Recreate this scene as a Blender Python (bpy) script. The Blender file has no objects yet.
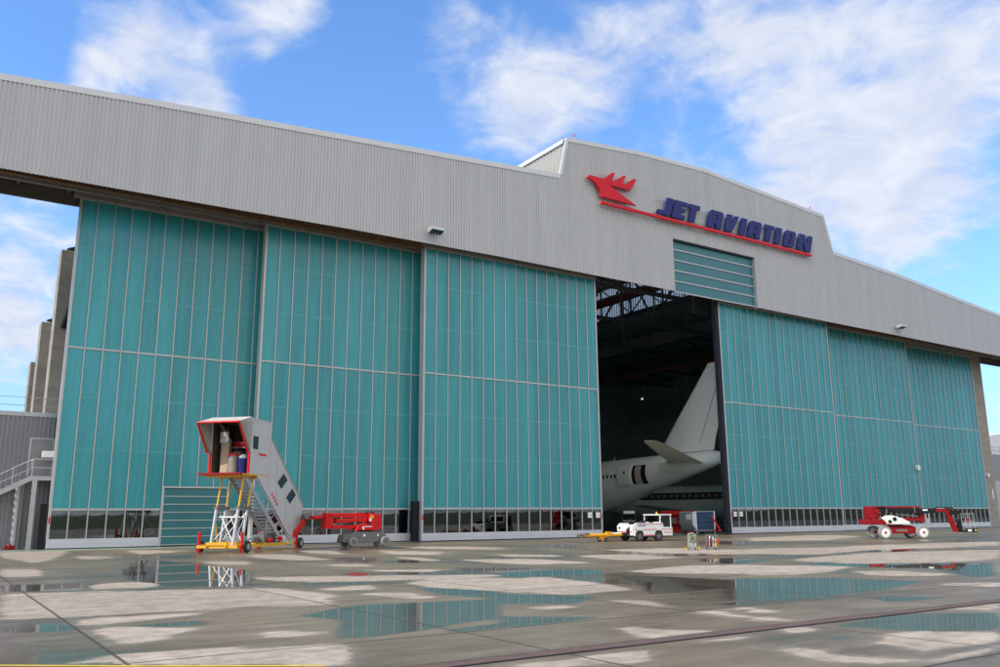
import bpy, bmesh, math, random
import numpy as np
from mathutils import Vector, Matrix
random.seed(7)
C = bpy.context.scene.collection
PI = math.pi

# ------------------------------------------------------------------ materials
MATS = {}
def mat(name, rgb, rough=0.6, metal=0.0, var=0.10, vscale=0.6, bump=0.0, bscale=20.0, spec=0.5, stretch=(1, 1, 1), coat=0.0):
    if name in MATS: return MATS[name]
    m = bpy.data.materials.new(name); m.use_nodes = True
    n = m.node_tree.nodes; l = m.node_tree.links
    p = n['Principled BSDF']
    p.inputs['Roughness'].default_value = rough
    p.inputs['Metallic'].default_value = metal
    p.inputs['Specular IOR Level'].default_value = spec
    p.inputs['Coat Weight'].default_value = coat
    tc = n.new('ShaderNodeTexCoord'); mp = n.new('ShaderNodeMapping')
    mp.inputs['Scale'].default_value = stretch
    l.new(tc.outputs['Object'], mp.inputs['Vector'])
    nz = n.new('ShaderNodeTexNoise'); nz.inputs['Scale'].default_value = vscale
    nz.inputs['Detail'].default_value = 6; nz.inputs['Roughness'].default_value = 0.65
    l.new(mp.outputs[0], nz.inputs['Vector'])
    r = n.new('ShaderNodeMapRange'); r.inputs['From Min'].default_value = 0.3; r.inputs['From Max'].default_value = 0.7
    r.inputs['To Min'].default_value = 1 - var; r.inputs['To Max'].default_value = 1 + var
    l.new(nz.outputs['Fac'], r.inputs['Value'])
    v = n.new('ShaderNodeVectorMath'); v.operation = 'SCALE'; v.inputs[0].default_value = rgb
    l.new(r.outputs[0], v.inputs['Scale']); l.new(v.outputs[0], p.inputs['Base Color'])
    if bump:
        n2 = n.new('ShaderNodeTexNoise'); n2.inputs['Scale'].default_value = bscale; n2.inputs['Detail'].default_value = 5
        l.new(tc.outputs['Object'], n2.inputs['Vector'])
        b = n.new('ShaderNodeBump'); b.inputs['Strength'].default_value = bump; b.inputs['Distance'].default_value = 0.02
        l.new(n2.outputs['Fac'], b.inputs['Height']); l.new(b.outputs[0], p.inputs['Normal'])
    MATS[name] = m
    return m

CLAD = mat('cladding_paint', (.50, .50, .505), .45, 0, .065, 1.1, stretch=(1, 1, .07))
CAPM = mat('flashing_metal', (.60, .60, .61), .4, .1, .05)
MONW = mat('monitor_sheet', (.78, .78, .70), .5, 0, .05)
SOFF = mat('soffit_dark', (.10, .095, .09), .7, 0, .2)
RUST = mat('rust_rail', (.19, .105, .055), .75, 0, .3, 2)
TRK = mat('track_grey', (.26, .245, .235), .6, .1, .12)
WFR = mat('frame_aluminium', (.46, .46, .455), .45, .15, .06)
KICK = mat('kick_plate_paint', (.55, .55, .58), .45, 0, .06, 1.2)
RUBB = mat('rubber_black', (.018, .018, .021), .8, 0, .2, spec=.2)
SEAL = mat('dark_seal', (.03, .034, .045), .6)
CONC = mat('cast_concrete', (.30, .27, .23), .9, 0, .22, .5, .3, 8, stretch=(1, 1, 3))
ANX = mat('annex_sheet', (.24, .24, .255), .5, .1, .06, .5)
STEEL = mat('galvanised_steel', (.42, .42, .43), .45, .4, .12, 3)
ALU = mat('bare_aluminium', (.50, .51, .52), .42, .5, .08, 3)
DARKIN = mat('hangar_interior', (.36, .37, .36), .8, 0, .2)
DSTEEL = mat('truss_steel', (.10, .108, .105), .6, .2, .2)
REDIN = mat('crane_rail_red', (.12, .02, .018), .6)
RED = mat('red_paint', (.60, .010, .012), .42, 0, .10, 2, spec=.22)
DRED = mat('dark_red_paint', (.25, .006, .010), .42, 0, .14, 2, spec=.22)
WHITE = mat('white_paint', (.74, .74, .72), .35, 0, .05, 1.5, coat=.15)
JET = mat('aircraft_white', (.80, .83, .79), .35, 0, .04, .3, coat=.2)
JETU = mat('tailplane_paint', (.84, .84, .70), .4, 0, .05, .5)
NAVY = mat('sign_blue', (.030, .036, .165), .5, 0, .05, spec=.15)
SIGNR = mat('sign_red', (.66, .020, .035), .5, 0, .05, spec=.15)
YEL = mat('yellow_paint', (.75, .38, .015), .45, 0, .12, 2)
ORG = mat('towbar_orange', (.80, .36, .01), .45, 0, .1, 2)
TYRE = mat('tyre_rubber', (.03, .03, .032), .85, 0, .25, 6)
GTYRE = mat('grey_tyre', (.24, .235, .225), .85, 0, .15, 6)
CHAS = mat('chassis_grey', (.15, .145, .135), .55, .1, .12, 3)
BLK = mat('black_paint', (.014, .014, .016), .55, spec=.2)
DGL = mat('dark_glass', (.012, .014, .016), .06, 0, 0, spec=.7)
GREYP = mat('stair_panel_grey', (.53, .505, .47), .45, 0, .06, .8)
CANV = mat('canopy_canvas', (.40, .39, .37), .75, 0, .14, 3)
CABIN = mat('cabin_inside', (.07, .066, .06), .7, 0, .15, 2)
BLUE = mat('container_blue', (.016, .048, .105), .6, 0, .25, 4, spec=.2)
WOOD = mat('pale_board', (.36, .28, .20), .7, 0, .12, 4, stretch=(4, 4, 1))
PAPER = mat('white_paper', (.85, .86, .86), .7, 0, .02)
GREENF = mat('hangar_floor_paint', (.22, .29, .24), .35, 0, .12, .4)
GREEN = mat('pale_green_paint', (.30, .32, .25), .5, 0, .1, 4)
BRICKR = mat('channel_brown', (.125, .078, .060), .85, 0, .25, 3, .3, 30)
YLINE = mat('yellow_line_paint', (.68, .47, .05), .7, 0, .25, 4)
BARK = mat('bark', (.09, .07, .05), .9)
LEAF = mat('leaf_green', (.055, .085, .03), .8, 0, .3, .6)
HILL = mat('hill_green', (.07, .085, .04), .9, 0, .35, .02)
ROOFW = mat('roof_white', (.7, .7, .7), .6)

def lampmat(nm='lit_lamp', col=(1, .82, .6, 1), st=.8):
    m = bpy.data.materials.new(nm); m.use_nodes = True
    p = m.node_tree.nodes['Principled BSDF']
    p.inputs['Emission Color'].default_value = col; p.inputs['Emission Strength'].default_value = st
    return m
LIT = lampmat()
DIM = lampmat('reflection_glow', (.9, .95, 1, 1), .22)  # weak glow standing in for dim reflections inside the hangar

def teal_material():
    m = bpy.data.materials.new('teal_polycarbonate'); m.use_nodes = True
    n = m.node_tree.nodes; l = m.node_tree.links
    p = n['Principled BSDF']; out = n['Material Output']
    p.inputs['Roughness'].default_value = .22; p.inputs['IOR'].default_value = 1.5
    tc = n.new('ShaderNodeTexCoord')
    # panel to panel tone
    sx = n.new('ShaderNodeSeparateXYZ'); l.new(tc.outputs['Object'], sx.inputs[0])
    d = n.new('ShaderNodeMath'); d.operation = 'DIVIDE'; d.inputs[1].default_value = PW
    l.new(sx.outputs['X'], d.inputs[0])
    fl = n.new('ShaderNodeMath'); fl.operation = 'FLOOR'; l.new(d.outputs[0], fl.inputs[0])
    zq = n.new('ShaderNodeMath'); zq.operation = 'GREATER_THAN'; zq.inputs[1].default_value = 12.6; l.new(sx.outputs['Z'], zq.inputs[0])
    zm = n.new('ShaderNodeMath'); zm.operation = 'MULTIPLY_ADD'; zm.inputs[1].default_value = 53.7; l.new(zq.outputs[0], zm.inputs[0]); l.new(fl.outputs[0], zm.inputs[2])
    wn = n.new('ShaderNodeTexWhiteNoise'); wn.noise_dimensions = '1D'; l.new(zm.outputs[0], wn.inputs['W'])
    # rain streaks and slow mottling
    mp = n.new('ShaderNodeMapping'); mp.inputs['Scale'].default_value = (2.2, 1, .10); l.new(tc.outputs['Object'], mp.inputs[0])
    ns = n.new('ShaderNodeTexNoise'); ns.inputs['Scale'].default_value = 2.0; ns.inputs['Detail'].default_value = 7; ns.inputs['Roughness'].default_value = .7
    l.new(mp.outputs[0], ns.inputs['Vector'])
    a = n.new('ShaderNodeMapRange'); a.inputs['To Min'].default_value = .86; a.inputs['To Max'].default_value = 1.10; l.new(wn.outputs['Value'], a.inputs[0])
    b = n.new('ShaderNodeMapRange'); b.inputs['From Min'].default_value = .3; b.inputs['From Max'].default_value = .7; b.inputs['To Min'].default_value = .84; b.inputs['To Max'].default_value = 1.16
    l.new(ns.outputs['Fac'], b.inputs[0])
    mu = n.new('ShaderNodeMath'); mu.operation = 'MULTIPLY'; l.new(a.outputs[0], mu.inputs[0]); l.new(b.outputs[0], mu.inputs[1])
    v = n.new('ShaderNodeVectorMath'); v.operation = 'SCALE'; v.inputs[0].default_value = (.054, .365, .405)
    l.new(mu.outputs[0], v.inputs['Scale'])
    # chalky rain marks
    mp2 = n.new('ShaderNodeMapping'); mp2.inputs['Scale'].default_value = (9, 1, .22); l.new(tc.outputs['Object'], mp2.inputs[0])
    n2 = n.new('ShaderNodeTexNoise'); n2.inputs['Scale'].default_value = 1.0; n2.inputs['Detail'].default_value = 5; l.new(mp2.outputs[0], n2.inputs['Vector'])
    r2 = n.new('ShaderNodeMapRange'); r2.inputs['From Min'].default_value = .60; r2.inputs['From Max'].default_value = .76; r2.inputs['To Max'].default_value = .35; l.new(n2.outputs['Fac'], r2.inputs[0])
    mxc = n.new('ShaderNodeMix'); mxc.data_type = 'RGBA'; mxc.inputs['B'].default_value = (.24, .46, .45, 1)
    l.new(r2.outputs[0], mxc.inputs['Factor']); l.new(v.outputs[0], mxc.inputs['A']); l.new(mxc.outputs['Result'], p.inputs['Base Color'])
    wv = n.new('ShaderNodeTexWave'); wv.inputs['Scale'].default_value = 4.0; wv.bands_direction = 'X'; wv.inputs['Distortion'].default_value = .3
    l.new(tc.outputs['Object'], wv.inputs[0])
    bp = n.new('ShaderNodeBump'); bp.inputs['Strength'].default_value = .08; bp.inputs['Distance'].default_value = .01
    l.new(wv.outputs['Fac'], bp.inputs['Height']); l.new(bp.outputs[0], p.inputs['Normal'])
    tr = n.new('ShaderNodeBsdfTranslucent'); tr.inputs['Color'].default_value = (.05, .42, .45, 1)
    mx = n.new('ShaderNodeMixShader'); mx.inputs[0].default_value = .24
    l.new(p.outputs[0], mx.inputs[1]); l.new(tr.outputs[0], mx.inputs[2]); l.new(mx.outputs[0], out.inputs[0])
    return m
PW = 1.0881
TEAL = teal_material()
TEALJ = mat('teal_joint_strip', (.055, .335, .37), .4, 0, .04)
TEALS = mat('teal_slat', (.028, .155, .175), .35, 0, .06, .8)

def glass_material():
    m = bpy.data.materials.new('window_glass'); m.use_nodes = True
    n = m.node_tree.nodes; l = m.node_tree.links; n.remove(n['Principled BSDF'])
    t = n.new('ShaderNodeBsdfTransparent'); t.inputs[0].default_value = (.45, .50, .50, 1)
    g = n.new('ShaderNodeBsdfGlossy'); g.inputs['Roughness'].default_value = .015
    f = n.new('ShaderNodeFresnel'); f.inputs[0].default_value = 2.1
    nz = n.new('ShaderNodeTexNoise'); nz.inputs['Scale'].default_value = .9
    tc = n.new('ShaderNodeTexCoord'); l.new(tc.outputs['Object'], nz.inputs['Vector'])
    bp = n.new('ShaderNodeBump'); bp.inputs['Strength'].default_value = .03; bp.inputs['Distance'].default_value = .05
    l.new(nz.outputs['Fac'], bp.inputs['Height']); l.new(bp.outputs[0], g.inputs['Normal'])
    mx = n.new('ShaderNodeMixShader'); l.new(f.outputs[0], mx.inputs[0]); l.new(t.outputs[0], mx.inputs[1]); l.new(g.outputs[0], mx.inputs[2])
    l.new(mx.outputs[0], n['Material Output'].inputs[0])
    return m
GLASS = glass_material()

def skylight_material():
    m = bpy.data.materials.new('translucent_sheet'); m.use_nodes = True
    n = m.node_tree.nodes; l = m.node_tree.links; n.remove(n['Principled BSDF'])
    d = n.new('ShaderNodeBsdfDiffuse'); d.inputs[0].default_value = (.78, .78, .72, 1)
    t = n.new('ShaderNodeBsdfTranslucent'); t.inputs[0].default_value = (.98, .96, .92, 1)
    mx = n.new('ShaderNodeMixShader'); mx.inputs[0].default_value = .60
    l.new(d.outputs[0], mx.inputs[1]); l.new(t.outputs[0], mx.inputs[2]); l.new(mx.outputs[0], n['Material Output'].inputs[0])
    return m
SKYL = skylight_material()

# ------------------------------------------------------------------ mesh helpers
class MB:
    def __init__(s): s.v = []; s.f = []; s.mi = []
    def add(s, vs, fs, mi=0):
        o = len(s.v); s.v += [tuple(p) for p in vs]
        for f in fs: s.f.append(tuple(o + i for i in f)); s.mi.append(mi)
        return s
    def box(s, x0, x1, y0, y1, z0, z1, mi=0):
        return s.add([(x0,y0,z0),(x1,y0,z0),(x1,y1,z0),(x0,y1,z0),(x0,y0,z1),(x1,y0,z1),(x1,y1,z1),(x0,y1,z1)],
            [(0,3,2,1),(4,5,6,7),(0,1,5,4),(1,2,6,5),(2,3,7,6),(3,0,4,7)], mi)
    def bar(s, p, q, w=.05, h=None, mi=0, up=(0, 0, 1)):
        p = Vector(p); q = Vector(q); d = (q - p).normalized(); u = Vector(up)
        if abs(d.dot(u)) > .97: u = Vector((1, 0, 0))
        a = d.cross(u).normalized() * w / 2; b = d.cross(a).normalized() * (h if h else w) / 2
        vs = [p-a-b, p+a-b, p+a+b, p-a+b, q-a-b, q+a-b, q+a+b, q-a+b]
        return s.add(vs, [(0,3,2,1),(4,5,6,7),(0,1,5,4),(1,2,6,5),(2,3,7,6),(3,0,4,7)], mi)
    def tube(s, p, q, r=.03, n=8, mi=0, r2=None):
        p = Vector(p); q = Vector(q); d = (q - p).normalized()
        u = Vector((0, 0, 1)) if abs(d.z) < .9 else Vector((1, 0, 0))
        a = d.cross(u).normalized(); b = d.cross(a).normalized(); r2 = r if r2 is None else r2
        ring = [(math.cos(2*PI*i/n), math.sin(2*PI*i/n)) for i in range(n)]
        vs = [p + (a*c + b*t) * r for c, t in ring] + [q + (a*c + b*t) * r2 for c, t in ring]
        return s.add(vs, [(i, (i+1) % n, n+(i+1) % n, n+i) for i in range(n)] + [tuple(range(n-1, -1, -1)), tuple(range(n, 2*n))], mi)
    def path(s, pts, r=.03, n=8, mi=0):
        for a, b in zip(pts, pts[1:]): s.tube(a, b, r, n, mi)
        return s
    def prism(s, poly, fn, d0, d1, mi=0):
        n = len(poly)
        vs = [fn(a, b, d0) for a, b in poly] + [fn(a, b, d1) for a, b in poly]
        return s.add(vs, [tuple(range(n)), tuple(range(2*n-1, n-1, -1))] + [(i, n+i, n+(i+1) % n, (i+1) % n) for i in range(n)], mi)
    def loft(s, rings, mi=0, cap=True):
        n = len(rings[0]); vs = [p for r in rings for p in r]; fs = []
        for k in range(len(rings)-1):
            for i in range(n): fs.append((k*n+i, k*n+(i+1) % n, (k+1)*n+(i+1) % n, (k+1)*n+i))
        if cap: fs += [tuple(range(n-1, -1, -1)), tuple(range((len(rings)-1)*n, len(rings)*n))]
        return s.add(vs, fs, mi)
    def wheel(s, c, axis, r, w, mi=0, n=28, hub=.55):
        c = Vector(c); a = Vector(axis).normalized(); u = a.cross(Vector((0, 0, 1))).normalized(); t = a.cross(u)
        prof = [(-w*.3, r*hub*.98), (-w/2, r*hub), (-w/2, r*.88), (-w*.36, r), (w*.36, r), (w/2, r*.88), (w/2, r*hub), (w*.3, r*hub*.98)]
        rings = [[c + a*px + (u*math.cos(2*PI*i/n) + t*math.sin(2*PI*i/n))*pr for i in range(n)] for px, pr in prof]
        return s.loft(rings, mi)
    def build(s, name, mats, parent=None, smooth=False, world=False, bevel=0):
        me = bpy.data.meshes.new(name); me.from_pydata(s.v, [], s.f)
        if not isinstance(mats, (list, tuple)): mats = [mats]
        for m in mats: me.materials.append(m)
        if len(mats) > 1: me.polygons.foreach_set('material_index', s.mi)
        bm = bmesh.new(); bm.from_mesh(me); bmesh.ops.recalc_face_normals(bm, faces=bm.faces)
        bm.to_mesh(me); bm.free()
        if smooth: 
            me.polygons.foreach_set('use_smooth', [True]*len(me.polygons))
            try: me.set_sharp_from_angle(angle=math.radians(35))
            except Exception: pass
        o = bpy.data.objects.new(name, me); C.objects.link(o)
        if parent is not None: attach(o, parent, world)
        if bevel:
            b = o.modifiers.new('bevel', 'BEVEL'); b.width = bevel; b.segments = 2; b.limit_method = 'ANGLE'; b.angle_limit = math.radians(40)
        return o
def attach(o, parent, world=True):
    o.parent = parent
    if world: o.matrix_parent_inverse = Matrix.Translation(-ROOTLOC.get(parent.name, Vector((0, 0, 0))))
ROOTLOC = {}
def tag(o, label, cat, group=None):
    o['label'] = label; o['category'] = cat
    if group: o['group'] = group
    return o
def thing(name, label, cat, loc=(0, 0, 0), rz=0.0, group=None):
    o = bpy.data.objects.new(name, None); C.objects.link(o)
    o.location = loc; o.rotation_euler = (0, 0, rz); o.empty_display_size = .5
    ROOTLOC[o.name] = Vector(loc)
    return tag(o, label, cat, group)
def structure(o): o['kind'] = 'structure'; return o
def lerp(pts, x):
    if x <= pts[0][0]: return pts[0][1]
    for (a, p), (b, q) in zip(pts, pts[1:]):
        if x <= b: return p + (q - p) * (x - a) / (b - a)
    return pts[-1][1]
def instance(o, parent, loc):
    c = o.copy(); C.objects.link(c); c.parent = parent; c.location = loc
    return c

# ------------------------------------------------------------------ camera
R_PITCH, R_ROLL, R_YAW = math.radians(12.10096), math.radians(-.40566), math.radians(33.73535)
cy, sy = math.cos(R_YAW), math.sin(R_YAW)
fw = Vector((sy*math.cos(R_PITCH), cy*math.cos(R_PITCH), math.sin(R_PITCH)))
rt = Vector((cy, -sy, 0)); up = rt.cross(fw)
rgt = rt*math.cos(R_ROLL) + up*math.sin(R_ROLL); upv = up*math.cos(R_ROLL) - rt*math.sin(R_ROLL)
cam = bpy.data.cameras.new('camera'); co = bpy.data.objects.new('camera', cam); C.objects.link(co)
mw = Matrix((rgt, upv, -fw)).transposed().to_4x4(); mw.translation = Vector((0, 0, 1.8)); co.matrix_world = mw
cam.sensor_width = 36; cam.lens = 30.69; cam.clip_start = .1; cam.clip_end = 8000
bpy.context.scene.camera = co

# ------------------------------------------------------------------ light and sky
SUN = Vector((-.80, .02, .60)).normalized()
sl = bpy.data.lights.new('sun', 'SUN'); sl.energy = 2.2; sl.angle = math.radians(1.2); sl.color = (1, .90, .77)
so = bpy.data.objects.new('sun', sl); C.objects.link(so); so.rotation_euler = SUN.to_track_quat('Z', 'Y').to_euler()
def make_world():
    w = bpy.data.worlds.new('World'); bpy.context.scene.world = w; w.use_nodes = True
    n = w.node_tree.nodes; l = w.node_tree.links
    bg = n['Background']; bg.inputs[1].default_value = .12
    sk = n.new('ShaderNodeTexSky'); sk.sky_type = 'NISHITA'; sk.sun_disc = False
    sk.sun_elevation = math.asin(SUN.z); sk.sun_rotation = math.atan2(SUN.x, SUN.y); sk.air_density = 1.0; sk.dust_density = .3; sk.ozone_density = 2.0
    tc = n.new('ShaderNodeTexCoord')
    nrm = n.new('ShaderNodeVectorMath'); nrm.operation = 'NORMALIZE'; l.new(tc.outputs['Generated'], nrm.inputs[0])
    sp = n.new('ShaderNodeSeparateXYZ'); l.new(nrm.outputs[0], sp.inputs[0])
    def math_(op, a, b=None, c=None):
        q = n.new('ShaderNodeMath'); q.operation = op
        for i, t in enumerate((a, b, c)):
            if t is None: continue
            if isinstance(t, (int, float)): q.inputs[i].default_value = t
            else: l.new(t, q.inputs[i])
        return q.outputs[0]
    zz = math_('ADD', math_('MAXIMUM', sp.outputs['Z'], 0.0), .22)
    cx = n.new('ShaderNodeCombineXYZ'); l.new(math_('DIVIDE', sp.outputs['X'], zz), cx.inputs[0]); l.new(math_('DIVIDE', sp.outputs['Y'], zz), cx.inputs[1])
    def noise(scale, detail, rough, dist=0.0, off=0.0):
        q = n.new('ShaderNodeTexNoise'); q.inputs['Scale'].default_value = scale; q.inputs['Detail'].default_value = detail
        q.inputs['Roughness'].default_value = rough; q.inputs['Distortion'].default_value = dist
        a = n.new('ShaderNodeVectorMath'); a.operation = 'ADD'; a.inputs[1].default_value = (off, off*.7, off*.3)
        l.new(cx.outputs[0], a.inputs[0]); l.new(a.outputs[0], q.inputs['Vector']); return q.outputs['Fac']
    big = noise(3.4, 9, .60, .35, 3.1); fine = noise(9.0, 8, .56, .5, 9.0)
    cov = None
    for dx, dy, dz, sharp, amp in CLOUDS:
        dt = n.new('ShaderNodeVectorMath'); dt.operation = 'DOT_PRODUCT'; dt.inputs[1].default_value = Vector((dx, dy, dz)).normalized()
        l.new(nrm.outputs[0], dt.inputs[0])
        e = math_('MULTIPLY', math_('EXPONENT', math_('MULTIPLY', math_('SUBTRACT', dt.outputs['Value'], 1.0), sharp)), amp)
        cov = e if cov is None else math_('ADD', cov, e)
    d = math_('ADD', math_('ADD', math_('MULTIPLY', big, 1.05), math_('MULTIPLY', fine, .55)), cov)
    mr = n.new('ShaderNodeMapRange'); mr.interpolation_type = 'SMOOTHSTEP'
    mr.inputs['From Min'].default_value = .84; mr.inputs['From Max'].default_value = 1.27; l.new(d, mr.inputs[0])
    # cloud brightness: whiter where thick, a little grey in the folds
    cr = n.new('ShaderNodeMapRange'); cr.inputs['From Min'].default_value = .3; cr.inputs['From Max'].default_value = .7; l.new(fine, cr.inputs[0])
    cc = n.new('ShaderNodeMix'); cc.data_type = 'RGBA'; cc.inputs['A'].default_value = (2.7, 3.0, 3.7, 1); cc.inputs['B'].default_value = (3.75, 3.85, 4.15, 1)
    l.new(cr.outputs[0], cc.inputs['Factor'])
    # unseen clouds behind the camera, added and brightened to fill-light the facade
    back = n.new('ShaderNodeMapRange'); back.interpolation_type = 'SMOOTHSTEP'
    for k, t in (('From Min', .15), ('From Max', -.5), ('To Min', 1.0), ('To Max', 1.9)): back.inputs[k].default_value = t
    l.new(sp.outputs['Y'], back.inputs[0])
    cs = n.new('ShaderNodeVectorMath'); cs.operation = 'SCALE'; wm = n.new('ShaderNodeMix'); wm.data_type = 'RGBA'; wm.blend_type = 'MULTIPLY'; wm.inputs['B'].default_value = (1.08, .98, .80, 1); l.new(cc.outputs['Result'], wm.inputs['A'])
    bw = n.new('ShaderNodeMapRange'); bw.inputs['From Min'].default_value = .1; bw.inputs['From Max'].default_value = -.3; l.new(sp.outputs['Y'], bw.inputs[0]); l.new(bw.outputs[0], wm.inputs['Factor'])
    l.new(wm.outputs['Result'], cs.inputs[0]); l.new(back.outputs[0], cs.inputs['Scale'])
    tint = n.new('ShaderNodeMix'); tint.data_type = 'RGBA'; tint.blend_type = 'MULTIPLY'; tint.inputs['Factor'].default_value = 1; tint.inputs['B'].default_value = SKYTINT
    l.new(sk.outputs[0], tint.inputs['A'])
    mx = n.new('ShaderNodeMix'); mx.data_type = 'RGBA'
    l.new(math_('MULTIPLY', mr.outputs[0], .93), mx.inputs['Factor']); hz = n.new('ShaderNodeMix'); hz.data_type = 'RGBA'; hz.inputs['B'].default_value = (2.1, 2.75, 4.0, 1)
    l.new(math_('MULTIPLY', math_('EXPONENT', math_('MULTIPLY', sp.outputs['Z'], -4.5)), .8), hz.inputs['Factor']); l.new(tint.outputs['Result'], hz.inputs['A'])
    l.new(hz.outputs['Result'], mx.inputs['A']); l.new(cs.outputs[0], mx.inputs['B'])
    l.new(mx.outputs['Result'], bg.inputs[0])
SKYTINT = (.60, .92, 1.24, 1)
CLOUDS=[(0.7896,0.4779,0.3849,107.9,0.30),
 (0.6963,0.5367,0.4766,201.5,0.20),
 (0.5928,0.6091,0.5269,221.4,0.24),
 (0.5018,0.7073,0.4980,253.3,0.20),
 (0.5220,0.7274,0.4454,624.2,0.26),
 (0.8002,0.3785,0.4652,150.9,0.24),
 (0.8108,0.4867,0.3252,356.3,0.30),
 (0.7472,0.5625,0.3540,628.4,0.24),
 (0.4170,0.7390,0.5291,660.1,0.20),
 (0.5879,0.6742,0.4471,1007.8,0.16),
 (0.1257,0.8680,0.4805,551.4,0.40),
 (0.0953,0.8928,0.4402,2900.3,0.25),
 (0.2158,0.8729,0.4376,1158.8,0.42),
 (0.2498,0.8094,0.5315,911.5,0.26),
 (0.2545,0.8332,0.4909,5626.8,0.16),
 (0.2888,0.7954,0.5329,1986.8,0.15),
 (0.0575,0.9668,0.2490,418.0,0.42),
 (0.0562,0.9814,0.1837,979.1,0.34),
 (0.0530,0.9897,0.1332,7971.3,0.10),
 (0.3262,0.8241,0.4630,336.4,-0.22),
 (0.0327,0.8807,0.4725,1266.9,-0.30),
 (0.6720,0.5873,0.4511,1974.3,-0.16),
 (0.8721,0.4112,0.2652,5464.7,-0.25),
 (0.8771,0.4234,0.2269,5389.5,-0.15),
 (0.8908,0.4392,0.1169,1679.4,0.08),
 (0.8962,0.4378,0.0716,1722.7,0.24),
 (0.8902,0.4222,0.1709,2222.4,0.12),
 (0.6337,0.5753,0.5171,7049.5,-0.12),
 (0.5269,0.6658,0.5282,8480.2,-0.08),
 (-.35,-.72,.60,3.2,.42), (.5,-.75,.45,6.0,.30), (-.8,-.5,.35,8.0,.15)]  # lobes behind the camera, added as fill light for the hangar front

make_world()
vs = bpy.context.scene.view_settings
vs.view_transform = 'Standard'; vs.look = 'None'; vs.gamma = 1; vs.exposure = 0.98; vs.use_curve_mapping = False

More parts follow.
